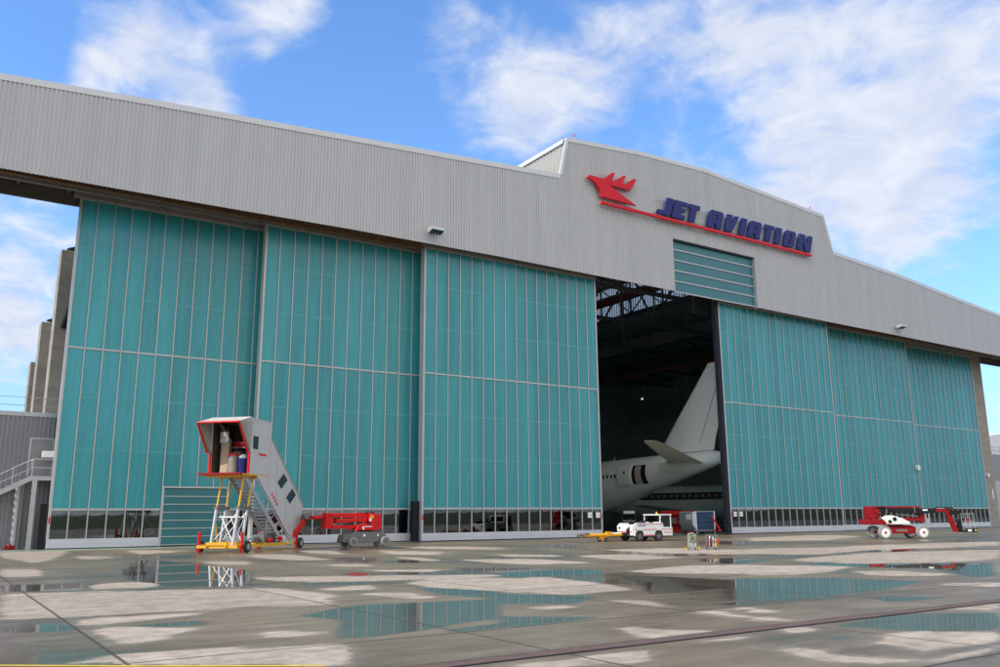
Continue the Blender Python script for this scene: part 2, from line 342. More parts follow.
DRY=[[(2.7,37.5),(3.9,36.5),(3.5,32.2),(2.4,32.4)],
 [(1.9,25.1),(2.93,24.76),(4.2,24.4),(7.39,22.83),(6.05,18.62),(5.08,18.01),(3.98,18.4),(2.65,18.45),(1.44,18.77)],
 [(2.6,18.13),(5.04,17.7),(4.17,17.2),(3.16,16.91),(2.54,16.8)],
 [(2.67,16.09),(2.9,16.54),(3.32,16.01),(4.03,15.27),(3.54,14.69),(3.4,14.26),(3.09,14.16),(2.64,14.01),(2.56,14.72)],
 [(2.3,13.13),(3.83,12.84),(4.09,12.5),(3.66,11.15),(2.23,12.2)],
 [(1.83,12.84),(2.09,12.77),(2.07,12.43),(1.8,12.62)],
 [(4.1,26.6),(4.9,27.6),(6,26.7),(5.46,24.89),(4.1,25.5)],
 [(5.6,66.2),(8.1,60.7),(6.6,52.2),(5.2,44.7),(4.1,41.4),(4,45.6),(3.5,49.4),(4.3,61.6)],
 [(6.6,48.3),(8.4,46.7),(7.6,44),(6.4,44.5)],
 [(10.4,55.7),(13.6,51.5),(9.7,48.1)],
 [(10.2,38.7),(12,37.2),(11,34.2),(9.9,35.6)],
 [(1.68,15.44),(1.97,15.5),(1.92,15.26),(1.73,15.26)],
 [(3.4,30.1),(3.8,29.8),(3.7,29.1),(3.4,29.3)],
 [(7.48,23.27),(8.05,22.3),(8.46,19.7),(7.86,18.98),(7.52,17.62),(5.88,18.24)],
 [(8.7,25.7),(8.7,27.1),(10.8,26.1),(15.51,23.26),(15.06,22.59),(11.89,23.16),(9.49,23.88)],
 [(8.67,21.81),(10.39,22),(9.96,20.49),(8.83,20.72)],
 [(8.94,19.75),(10.15,19.23),(9.97,17.56),(9.39,17.78)],
 [(4.89,15.04),(5.35,14.99),(5.11,14.67)],
 [(4.76,14.14),(5.04,14.24),(5.6,13.59),(5.12,13.32),(4.7,13.47)],
 [(4.03,12.4),(5.13,12.33),(5.35,11.86),(5.06,11.37),(4.84,10.76),(4.63,10.27),(4.18,10.66),(3.97,11.16),(3.67,11.26)],
 [(13.1,28.3),(15.7,26.5),(14.2,25.9),(13.1,27.3)],
 [(14.1,44),(15.6,42.6),(15.3,36.2),(13.8,36.3),(13.1,40.7)],
 [(17.8,47.5),(19.4,46),(17.8,40.6),(16.9,42.6)],
 [(21.3,44.2),(23.7,40.4),(20.9,37),(19.5,39)],
 [(18.3,36.6),(19,36),(18.7,32.5),(17.6,32.1)],
 [(11.47,22.03),(12.58,22.6),(14.76,22.14),(12.09,18.14),(11.27,20.24)],
 [(19.3,32),(21.2,31.8),(19,28.5)],
 [(24.7,50.2),(29.2,43.8),(26.6,40),(24.5,44.6)],
 [(13.4,32.6),(14.8,31.4),(14.4,30.2),(13.3,31.1)],
 [(14.42,21.74),(15.91,21.47),(15.68,18.85),(14.96,16.5),(12.74,16.33),(12.62,16.84),(12.05,18.17)],
 [(25,31.4),(28.4,31.8),(27.5,27),(24.2,27.1)],
 [(30.9,36.7),(35.9,34.9),(35.6,30.4),(32,27.4),(29.8,31.6)],
 [(19.62,21.91),(22.81,22.93),(25.68,21.92),(21.98,18.79),(20.98,19.16),(19.57,20.8)],
 [(20.8,31.3),(22,31.1),(22.3,28),(22,26.5),(19.4,27.4),(19.2,28.9)],
 [(23.5,35.3),(25.3,32.9),(24.2,31.5),(22.2,33.4)],
 [(10.28,14.73),(11.29,14.57),(11.33,14.04),(10.45,14.12)],
 [(12.61,14.76),(13.29,14.23),(12.52,12.31),(12.56,12.68)],
 [(9.71,11.21),(10.09,11.01),(10.08,10.54),(10.8,9.93),(9.83,9.65),(9.27,9.8),(9.4,10.49)],
 [(12.42,12.21),(12.8,11.93),(12.71,10.95),(12.41,10.7),(12.33,11.49)],
 [(13.54,12.22),(13.89,11.95),(13.6,11.71)],
 [(7.29,9.21),(8.58,9.19),(8.18,8.81),(7.96,8.48),(7.74,8.29),(7.25,8.58)],
 [(6.26,9.26),(7.11,9.15),(6.99,8.55),(6.15,9.16)],
 [(7.34,9.83),(7.91,9.77),(7.68,9.71)],
 [(8.86,9.27),(10.65,9.21),(10.51,9.08),(9.37,9.19)],
 [(25.38,21.76),(27.51,18.88),(24.6,17.71),(22.26,17.34),(21.22,18.21)],
 [(29.27,23.11),(36.05,24.67),(38.84,24.7),(45.24,22.78),(36.18,18.26),(32.16,18.06),(28.74,19.92)],
 [(25.45,17.84),(26.19,16.37),(25.98,14.26),(24.34,14.92),(23.94,15.95)],
 [(22.21,13),(24.1,12.24),(22.49,11.44),(22.01,12.43)],
 [(16.21,9.7),(18,9.69),(18.54,9.47),(17.31,8.86)],
 [(11.4,7.69),(12.07,7.81),(12.45,8.22),(13.08,8.11),(14.02,7.22),(12.96,6.69),(11.95,6.85),(11.27,6.8),(11.51,7.31)],
 [(9.95,8.18),(10.32,8.05),(10.2,7.33),(10.44,6.78),(10.79,6.53),(10.2,6.5),(9.54,7.09)],
 [(11.66,9.55),(12.32,9.33),(12.1,9.03),(11.49,9.04)],
 [(10.16,6.41),(12.72,6.57),(12.26,6.34),(10.67,6.26)],
 [(12.71,10.95),(12.98,10.5),(12.8,9.94),(12.12,10.45)],
 [(13.89,11.95),(13.73,11.22),(13.56,10.91),(13.19,11.36)],
 [(37.4,31.9),(41.6,30.3),(46.9,30.7),(58.3,29.3),(50.7,25.5),(40.4,26.5),(33.6,25.2),(32.6,27.9)],
 [(55.6,47.3),(66.2,48.1),(64.3,43.2),(53.5,38.9),(47.8,40.8)]]
WET=[[(8.4,41.7),(9.1,41.1),(10,31),(7.52,23.23),(5.7,25.3),(5.4,28.5),(6.2,34.1)],
 [(1.35,17.49),(1.93,17.57),(2.46,17.08),(2.4,16.09),(1.29,16.54)],
 [(1.49,13.42),(1.99,13.36),(1.92,13.03),(1.49,13.16)],
 [(3.18,16.54),(4.62,16.36),(4.38,15.64),(3.46,15.91)],
 [(2.1,28.7),(4.6,27.9),(3.73,24.77),(1.9,25.7)],
 [(6.05,16.02),(7.82,17.26),(9.73,16.79),(11.01,16.52),(9.01,13.52),(7.05,12.81),(5.94,12.54),(5.42,12.66),(6.49,14.95)],
 [(11.05,20.93),(12.09,18.14),(11.01,16.52),(10.39,18.18)],
 [(9.14,23.92),(11.08,22.82),(10.5,21.91),(8.93,23.18)],
 [(12,27.4),(12.8,26.8),(11.9,25.2),(11.3,25.7)],
 [(7.89,24.58),(8.59,24.02),(8.23,23.41),(7.67,23.86)],
 [(7.31,12.62),(8.59,12.9),(8.21,12.33),(7.15,12.17)],
 [(16.2,37.8),(17.7,36.5),(15.6,32.6),(14.3,33.7)],
 [(16.8,34.2),(18.1,33),(17.1,31.3),(16.1,32.2)],
 [(16.2,27.6),(17.2,25.8),(16.03,24.1),(15.08,24.9)],
 [(17.5,26.4),(19.49,22.89),(17.87,21),(14.83,22.36)],
 [(18.31,21.39),(19.26,17.14),(17.35,15.37),(14.23,15.16),(16.04,17.44)],
 [(11.67,17.59),(13.13,15.62),(11.62,14.64),(10.36,15.62)],
 [(9.09,13.71),(10.43,12.44),(9.44,12.26),(8.4,12.19),(8.19,12.35)],
 [(19.63,17.46),(20.43,17.47),(17.36,14.87),(17.01,15.15)],
 [(27.3,26.3),(29.8,25.4),(26.07,22.25),(25.36,22.88),(25.98,24.73)],
 [(13.7,12.83),(14.89,12.77),(14.36,12.32),(13.59,12.66)],
 [(19.99,17.17),(21.77,16.36),(22.86,13.59),(19.97,12.79),(18.03,12.57),(16.15,12.5),(15.29,12.81),(17.62,15.15)],
 [(29.09,21.24),(29.41,19.34),(33.27,17.08),(26.21,13.36),(25.24,13.5),(27.97,16.58),(27.06,18.28),(27.27,21.21)],
 [(12.66,9.2),(14.85,9.57),(16.79,8.6),(14.32,7.36),(13.26,7.97),(12.85,8.65)],
 [(38.3,28.6),(45.2,26.7),(39.49,24.08),(35.89,24.82),(34.9,25.7)],
 [(17.75,11.99),(18.91,10.71),(16.91,10.86)],
 [(11.29,8.57),(11.9,8.27),(11.39,8.01)],
 [(56.3,31.5),(58,29.6),(54.5,28),(53.2,29.4)],
 [(28.97,24.76),(29.44,23.49),(26.72,22.85)],
 [(11.02,6.24),(11.94,6.18),(11.54,5.98)]]

# ------------------------------------------------------------------ ground
def inside(px, py, poly):
    r = np.zeros(px.shape, bool); n = len(poly)
    for i in range(n):
        x0, y0 = poly[i]; x1, y1 = poly[(i+1) % n]
        if y0 == y1: continue
        c = ((y0 > py) != (y1 > py)) & (px < (x1-x0)*(py-y0)/(y1-y0)+x0)
        r ^= c
    return r
def make_ground():
    ys = [5.0]
    while ys[-1] < 62: ys.append(ys[-1] + max(.07, ys[-1]**2/2000))
    ys = [-3000, -800, -200, -60, -20, -5, 0, 3] + ys + [70, 90, 130, 300, 900, 4000]
    xs = list(np.arange(-2, 25, .12)) + list(np.arange(25, 132, .32))
    xs = [-3000, -900, -250, -80, -30, -10, -5] + xs + [140, 170, 260, 600, 1500, 5000]
    X, Y = np.meshgrid(np.array(xs, float), np.array(ys, float)); ny, nx = X.shape
    def field(polys):
        f = np.zeros(X.shape, bool)
        for p in polys:
            a = np.array(p); b = (X > a[:,0].min()) & (X < a[:,0].max()) & (Y > a[:,1].min()) & (Y < a[:,1].max())
            if b.any(): f[b] |= inside(X[b], Y[b], p)
        f = f.astype(np.float32)
        for _ in range(5):
            g = np.pad(f, 1, mode='edge')
            f = (g[1:-1,1:-1]*2 + g[:-2,1:-1] + g[2:,1:-1] + g[1:-1,:-2]*2 + g[1:-1,2:]*2) / 8
        return f
    dry = field(DRY); wet = field(WET)
    me = bpy.data.meshes.new('apron_ground')
    vs = np.stack([X.ravel(), Y.ravel(), np.zeros(X.size)], 1)
    idx = np.arange(ny*nx).reshape(ny, nx)
    fs = np.stack([idx[:-1,:-1].ravel(), idx[:-1,1:].ravel(), idx[1:,1:].ravel(), idx[1:,:-1].ravel()], 1)
    me.from_pydata(vs.tolist(), [], fs.tolist())
    for nm, arr in (('dry', dry), ('wet', wet)):
        at = me.attributes.new(nm, 'FLOAT', 'POINT'); at.data.foreach_set('value', arr.ravel().astype(np.float32))
    m = bpy.data.materials.new('apron_concrete'); m.use_nodes = True; me.materials.append(m)
    n = m.node_tree.nodes; l = m.node_tree.links; p = n['Principled BSDF']
    def math_(op, a, b=None, c=None, clamp=False):
        q = n.new('ShaderNodeMath'); q.operation = op; q.use_clamp = clamp
        for i, t in enumerate((a, b, c)):
            if t is None: continue
            if isinstance(t, (int, float)): q.inputs[i].default_value = t
            else: l.new(t, q.inputs[i])
        return q.outputs[0]
    def attr(nm):
        a = n.new('ShaderNodeAttribute'); a.attribute_name = nm; return a.outputs['Fac']
    geo = n.new('ShaderNodeNewGeometry'); pos = geo.outputs['Position']
    sp = n.new('ShaderNodeSeparateXYZ'); l.new(pos, sp.inputs[0])
    def noise(s, det=6, rough=.6, off=0.0, stretch=(1, 1, 1)):
        mp = n.new('ShaderNodeMapping'); mp.inputs['Location'].default_value = (off, off, 0); mp.inputs['Scale'].default_value = stretch
        l.new(pos, mp.inputs[0])
        q = n.new('ShaderNodeTexNoise'); q.inputs['Scale'].default_value = s; q.inputs['Detail'].default_value = det; q.inputs['Roughness'].default_value = rough
        l.new(mp.outputs[0], q.inputs['Vector']); return q.outputs['Fac']
    def smooth(v, a, b, lo=0.0, hi=1.0):
        q = n.new('ShaderNodeMapRange'); q.interpolation_type = 'SMOOTHSTEP'
        for k, t in (('From Min', a), ('From Max', b), ('To Min', lo), ('To Max', hi)): q.inputs[k].default_value = t
        l.new(v, q.inputs[0]); return q.outputs[0]
    def mixc(f, a, b):
        q = n.new('ShaderNodeMix'); q.data_type = 'RGBA'
        l.new(f, q.inputs['Factor'])
        for k, t in (('A', a), ('B', b)):
            if isinstance(t, tuple): q.inputs[k].default_value = t
            else: l.new(t, q.inputs[k])
        return q.outputs['Result']
    nb = noise(.55, 8, .62); nf = noise(3.0, 8, .65, 4.0); nl = noise(.13, 5, .55, 11.0); ng = noise(40, 4, .7, 2.0)
    nv = noise(9.0, 6, .7, 5.0)
    nst = noise(1.6, 9, .68, 7.0, (.35, 1.3, 1))
    edge = math_('ADD', math_('MULTIPLY_ADD', nst, .75, -.375), math_('ADD', math_('MULTIPLY_ADD', nf, .85, -.425), math_('MULTIPLY_ADD', nb, .9, -.45)))
    ds = math_('ADD', math_('ADD', attr('dry'), edge), math_('MULTIPLY_ADD', nv, .7, -.35))
    dryf = smooth(ds, .34, .66)
    midf = math_('MULTIPLY', smooth(ds, -.05, .42), .42)
    wetf = smooth(math_('ADD', math_('ADD', attr('wet'), math_('MULTIPLY', edge, .8)), math_('MULTIPLY', dryf, -.8)), .22, .86)
    # thin film in the damp parts away from the marked pools too
    film = math_('MULTIPLY', smooth(math_('ADD', nl, math_('MULTIPLY_ADD', nf, .25, -.12)), .50, .66), math_('SUBTRACT', 1.0, dryf))
    # slab tone
    fx = math_('FLOOR', math_('DIVIDE', math_('SUBTRACT', sp.outputs['X'], 2.4), 5.0)); fy = math_('FLOOR', math_('DIVIDE', math_('SUBTRACT', sp.outputs['Y'], 12.2), 6.0))
    cx = n.new('ShaderNodeCombineXYZ'); l.new(fx, cx.inputs[0]); l.new(fy, cx.inputs[1])
    wn = n.new('ShaderNodeTexWhiteNoise'); wn.noise_dimensions = '2D'; l.new(cx.outputs[0], wn.inputs['Vector'])
    tone = smooth(wn.outputs['Value'], 0, 1, .90, 1.08)
    mott = math_('MULTIPLY', math_('MULTIPLY', smooth(nst, .3, .7, .82, 1.12), smooth(ng, .3, .7, .93, 1.07)), tone)
    def joint(v, off, per, w):
        t = math_('PINGPONG', math_('SUBTRACT', v, off), per/2)
        return smooth(t, w*.6, w, 1.0, 0.0)
    jn = math_('MAXIMUM', joint(sp.outputs['X'], 2.4, 5.0, .035), joint(sp.outputs['Y'], 12.2, 6.0, .045))
    damp = mixc(smooth(nl, .35, .65), (.215, .172, .115, 1), (.122, .096, .064, 1))
    base = mixc(midf, damp, (.30, .255, .195, 1))
    base = mixc(dryf, base, mixc(smooth(nf, .35, .65), (.46, .395, .32, 1), (.345, .285, .215, 1)))
    base = mixc(wetf, base, (.125, .108, .082, 1))
    ns2 = noise(.9, 7, .7, 21.0)
    mott = math_('MULTIPLY', mott, smooth(ns2, .60, .76, 1.0, .74))
    vm = n.new('ShaderNodeVectorMath'); vm.operation = 'SCALE'; l.new(base, vm.inputs[0]); l.new(mott, vm.inputs['Scale'])
    base = mixc(math_('MULTIPLY', jn, .8), vm.outputs[0], (.05, .045, .04, 1))
    # grass beyond the apron edges
    gr = math_('MAXIMUM', smooth(sp.outputs['Y'], -62, -60, 1, 0), math_('MAXIMUM', smooth(sp.outputs['X'], -82, -80, 1, 0), smooth(sp.outputs['Y'], 298, 300)))
    base = mixc(gr, base, (.06, .085, .03, 1))
    l.new(base, p.inputs['Base Color'])
    rdamp = smooth(film, 0, 1, .42, .11)
    r1 = n.new('ShaderNodeMix'); r1.data_type = 'FLOAT'; l.new(dryf, r1.inputs['Factor']); l.new(rdamp, r1.inputs['A']); r1.inputs['B'].default_value = .85
    r2 = n.new('ShaderNodeMix'); r2.data_type = 'FLOAT'; l.new(wetf, r2.inputs['Factor']); l.new(r1.outputs['Result'], r2.inputs['A']); r2.inputs['B'].default_value = .015
    r3 = math_('MAXIMUM', r2.outputs['Result'], math_('MULTIPLY', math_('MAXIMUM', jn, gr), .8)); l.new(r3, p.inputs['Roughness'])
    p.inputs['IOR'].default_value = 1.33
    sq = smooth(dryf, 0, 1, .5, .08); l.new(sq, p.inputs['Specular IOR Level'])
    bp = n.new('ShaderNodeBump'); bp.inputs['Distance'].default_value = .01
    l.new(smooth(math_('MAXIMUM', wetf, math_('MULTIPLY', film, .7)), 0, 1, .35, 0.0), bp.inputs['Strength']); l.new(math_('ADD', math_('MULTIPLY', ng, .6), nf), bp.inputs['Height'])
    l.new(bp.outputs[0], p.inputs['Normal'])
    o = bpy.data.objects.new('apron_ground', me); C.objects.link(o); structure(o)
make_ground()
structure(MB().box(2.0, 128, 56.9, 125, -.05, .006).build('hangar_floor', GREENF))
structure(MB().box(-40, 140, 9.53, 9.83, -.02, .012).box(-40, 140, 9.475, 9.525, -.02, .006, 1).box(-40, 140, 9.835, 9.885, -.02, .006, 1).build('drainage_channel', [BRICKR, BLK]))
yl = MB()
yp = [(-6, 18.4), (1.06, 13.0), (2.4, 11.95), (3.93, 10.87), (4.4, 10.55)]
for a, b in zip(yp, yp[1:]):
    d = (Vector(b) - Vector(a)).normalized(); q = Vector((-d.y, d.x))*.045
    yl.add([(a[0]-q.x, a[1]-q.y, .004), (b[0]-q.x, b[1]-q.y, .004), (b[0]+q.x, b[1]+q.y, .004), (a[0]+q.x, a[1]+q.y, .004)], [(0, 1, 2, 3)])
yl.add([(2, 56.2, .004), (30, 56.2, .004), (30, 56.32, .004), (2, 56.32, .004)], [(0, 1, 2, 3)])
structure(yl.build('painted_yellow_line', YLINE))

# grassy hills behind the photographer (seen in the glass and in the puddles)
def make_hills():
    rows = []
    rng = random.Random(3)
    k = 90; b = MB(); base = []
    for i in range(k+1):
        a = PI*.95 + i/k*PI*1.12
        h = 6 + 3*math.sin(i*.21) + 1.5*math.sin(i*.53+1) + rng.uniform(-1.5, 1.5)
        rows.append([(900*math.cos(a), 900*math.sin(a), -2), (1050*math.cos(a), 1050*math.sin(a), h*.6), (1250*math.cos(a), 1250*math.sin(a), h), (1500*math.cos(a), 1500*math.sin(a), -2)])
    vs_ = [p for r in rows for p in r]; fs = []
    for i in range(k):
        for j in range(3): fs.append((i*4+j, i*4+4+j, i*4+5+j, i*4+1+j))
    structure(b.add(vs_, fs).build('hills', HILL, smooth=True))
make_hills()

# ------------------------------------------------------------------ hangar
FY = 55.8
ROOF = [(-9, 27.35), (1.09, 28.1), (9.62, 28.8), (19.9, 29.53), (32.5, 30.43), (43.78, 31.25)]
ROOF2 = [(82.38, 30.72), (95.5, 29.98), (109.06, 28.75), (118.55, 27.95), (135, 26.6)]
GAB = [(44.65, 34.95), (53.5, 35.75), (62.5, 36.02), (65.3, 35.8), (81.14, 34.86)]
TOPL = ROOF + GAB + ROOF2
BOT = [(-9, 22.1), (1.7, 22.2), (12, 22.33), (24, 22.55), (37.3, 22.64), (57, 22.56), (77, 22.40), (94, 22.30), (117, 22.1), (135, 21.9)]
hangar = thing('hangar', 'huge aircraft hangar with grey ribbed fascia and tall teal sliding doors', 'hangar', (62.9, 57, 0))
TD = (57.2, 69.0)
def cladding():
    b = MB(); per = .25; x = -9.0; cols = []
    while x < 135:
        cols += [(x, 0), (x+.10, 0), (x+.13, -.065), (x+.22, -.065)]
        x += per
    def quad(c0, c1, za, zb):
        (x0, d0), (x1, d1) = c0, c1
        b.add([(x0, FY+d0, za(x0)), (x1, FY+d1, za(x1)), (x1, FY+d1, zb(x1)), (x0, FY+d0, zb(x0))], [(0, 1, 2, 3)])
    bot = lambda x: lerp(BOT, x)
    top = lambda x: lerp(TOPL, x)-.02
    tdz = lambda x: 27.80
    for c0, c1 in zip(cols, cols[1:]):
        m = (c0[0]+c1[0])/2
        quad(c0, c1, tdz if TD[0] < m < TD[1] else bot, top)
    return b
o = cladding().build('cladding', CLAD, hangar, world=True)
# backing behind the sheets, door-high closing of the edges
bk = MB()
def wall_strip(pts_top, zb, y0, y1, b, mi=0):
    for (xa, za), (xb, zb2) in zip(pts_top, pts_top[1:]):
        la = zb(xa) if callable(zb) else zb; lb = zb(xb) if callable(zb) else zb
        b.add([(xa,y0,la),(xb,y0,lb),(xb,y1,lb),(xa,y1,la),(xa,y0,za),(xb,y0,zb2),(xb,y1,zb2),(xa,y1,za)],
              [(0,3,2,1),(4,5,6,7),(0,1,5,4),(1,2,6,5),(2,3,7,6),(3,0,4,7)], mi)
def sub(pts, x0, x1):
    return [(x0, lerp(pts, x0))] + [p for p in pts if x0 < p[0] < x1] + [(x1, lerp(pts, x1))]
drop = lambda pts, d: [(x, z-d) for x, z in pts]
wall_strip(drop(sub(TOPL, -9, TD[0]), .1), lambda x: lerp(BOT, x)+.05, FY+.02, FY+.16, bk)
wall_strip(drop(sub(TOPL, TD[1], 135), .1), lambda x: lerp(BOT, x)+.05, FY+.02, FY+.16, bk)
wall_strip(drop(sub(TOPL, *TD), .1), 27.83, FY+.02, FY+.16, bk)
bk.build('fascia_frame', SOFF, hangar, world=True)
# flashing along the roof edge
fl = MB()
def flash(pts, h=.36, lift=.06):
    for (xa, za), (xb, zb) in zip(pts, pts[1:]):
        for y0, y1, a, c in ((FY-.09, FY+.45, -h, lift),):
            fl.add([(xa,y0,za+a),(xb,y0,zb+a),(xb,y1,zb+a),(xa,y1,za+a),(xa,y0,za+c),(xb,y0,zb+c),(xb,y1,zb+c),(xa,y1,za+c)],
                   [(0,3,2,1),(4,5,6,7),(0,1,5,4),(1,2,6,5),(2,3,7,6),(3,0,4,7)])
flash(ROOF); flash(GAB, .34); flash(ROOF2)
for (a, za), (c, zc) in ((ROOF[-1], GAB[0]), (GAB[-1], ROOF2[0])):
    fl.bar((a, FY-.02, za), (c, FY-.02, zc), .30, .16, up=(0, 1, 0))
fl.build('roof_flashing', CAPM, hangar, world=True)
# roofs
rf = MB()
ROOFA = ROOF + [(44.70, 31.3)]; ROOFB = [(81.10, 30.85)] + ROOF2
for pts in (ROOFA, ROOFB):
    lo = sub(pts, pts[0][0], 11.95) + sub(pts, 11.95, pts[-1][0])[1:] if pts is ROOFA else sub(pts, pts[0][0], 114.4) + sub(pts, 114.4, pts[-1][0])[1:]
    for (xa, za), (xb, zb) in zip(lo, lo[1:]):
        y1 = 60.6 if (xb <= 11.95 or xa >= 114.4) else 125
        rf.add([(xa,FY+.2,za-1.6),(xb,FY+.2,zb-1.6),(xb,y1,zb-1.6),(xa,y1,za-1.6),(xa,FY+.2,za-1.3),(xb,FY+.2,zb-1.3),(xb,y1,zb-1.3),(xa,y1,za-1.3)],
               [(0,3,2,1),(4,5,6,7),(0,1,5,4),(1,2,6,5),(2,3,7,6),(3,0,4,7)])
for (xa, za), (xb, zb) in zip(GAB, GAB[1:]):
    rf.add([(xa,FY+.2,za-.32),(xb,FY+.2,zb-.32),(xb,125,zb-.32),(xa,125,za-.32),(xa,FY+.2,za-.02),(xb,FY+.2,zb-.02),(xb,125,zb-.02),(xa,125,za-.02)],
           [(0,3,2,1),(4,5,6,7),(0,1,5,4),(1,2,6,5),(2,3,7,6),(3,0,4,7)])
roof = rf.build('roof', DARKIN, hangar, world=True)
# monitor side walls: ribbed translucent sheets, with a light cap
for X, zl, zh, s in ((44.75, 29.6, 34.65, -1), (81.05, 29.3, 34.56, 1)):
    b = MB(); y = FY+.3
    while y < 124.5:
        b.add([(X, y, zl), (X, y+.30, zl), (X, y+.30, zh), (X, y, zh)], [(0, 1, 2, 3)])
        b.add([(X, y+.30, zl), (X+s*.05, y+.34, zl), (X+s*.05, y+.34, zh), (X, y+.30, zh)], [(0, 1, 2, 3)])
        b.add([(X+s*.05, y+.34, zl), (X+s*.05, y+.46, zl), (X+s*.05, y+.46, zh), (X+s*.05, y+.34, zh)], [(0, 1, 2, 3)])
        b.add([(X+s*.05, y+.46, zl), (X, y+.50, zl), (X, y+.50, zh), (X+s*.05, y+.46, zh)], [(0, 1, 2, 3)])
        y += .5
    b.build('monitor_wall', SKYL, hangar, world=True)
    MB().box(X-.2, X+.2, FY+.46, 124.6, zh+.02, zh+.40).build('monitor_flashing', CAPM, hangar, world=True)
    g = MB()
    for k in range(136): g.box(X-s*.10-.03, X-s*.10+.03, FY+.8+k*.5, FY+.90+k*.5, zl, zh)
    for z in (zl+.1, (zl+zh)/2, zh-.1): g.box(X-s*.2-.05, X-s*.2+.05, FY+.5, 124.4, z-.06, z+.06)
    g.build('monitor_girt', DSTEEL, hangar, world=True)
# safety rail and warning lights on the raised roof
sr = MB()
gp = [(x, z) for x, z in GAB]
for k in range(15):
    x = 44.9+k*2.57; sr.tube((x, FY+.9, lerp(GAB, x)), (x, FY+.9, lerp(GAB, x)+.42), .02, 6)
for (xa, za), (xb, zb) in zip(GAB, GAB[1:]): sr.tube((xa, FY+.9, za+.42), (xb, FY+.9, zb+.42), .018, 6)
for k in range(12):
    y = FY+.9+k*2.5; sr.tube((44.9, y, 34.9), (44.9, y, 35.4), .02, 6)
sr.tube((44.9, FY+.9, 35.37), (44.9, FY+29, 35.37), .018, 6)
sr.build('roof_safety_rail', STEEL, hangar, world=True)
for x in (46.0, 79.9):
    z = lerp(GAB, x)
    w = MB().tube((x, FY+.6, z), (x, FY+.6, z+.6), .025, 8).build('warning_light', STEEL, hangar, world=True)
    MB().tube((x, FY+.6, z+.6), (x, FY+.6, z+.8), .07, 10).build('red_lens', SIGNR, w)
# canopy underside and the back beam
sf = MB()
sf.box(-9, 47.6, FY+.17, 60.35, 23.25, 23.4).box(69.3, 135, FY+.17, 60.35, 23.25, 23.4).box(-9, 48.0, 60.4, 60.6, 22.25, 26.5).box(64.6, 135, 60.4, 60.6, 22.25, 26.5)
for k in range(49):
    if not 47.2 < -8.9+k*2.93 < 69.3: sf.box(-8.9+k*2.93, -8.7+k*2.93, FY+.2, 60.3, 22.95, 23.24)
sf.box(-9.05, -8.95, FY, 60.6, 22.3, 27.0).box(135.0, 135.1, FY, 60.6, 22.0, 26.4)
sf.build('canopy_soffit', SOFF, hangar, world=True)
for x0, x1 in ((-4, 30.6), (82, 131)): MB().box(x0, x1, 57.15, 57.4, 22.5, 22.66).box(x0, x1, 57.2, 57.3, 22.66, 23.2).build('door_track', RUST, hangar, world=True)
for x0, x1 in ((-3, 18.3), (99.6, 130)): MB().box(x0, x1, 58.6, 58.85, 22.70, 23.2).build('door_track', TRK, hangar, world=True)
for x0, x1, y in ((6.2, 24, 59.9), (18.4, 36.4, 58.45), (80.6, 99.6, 58.45), (98.6, 117.6, 59.9), (30.7, 48.6, 57.0), (64.2, 82, 57.0)):
    MB().box(x0, x1, y-.10, y+.5, 22.78, 23.2).build('door_track', TRK, hangar, world=True)

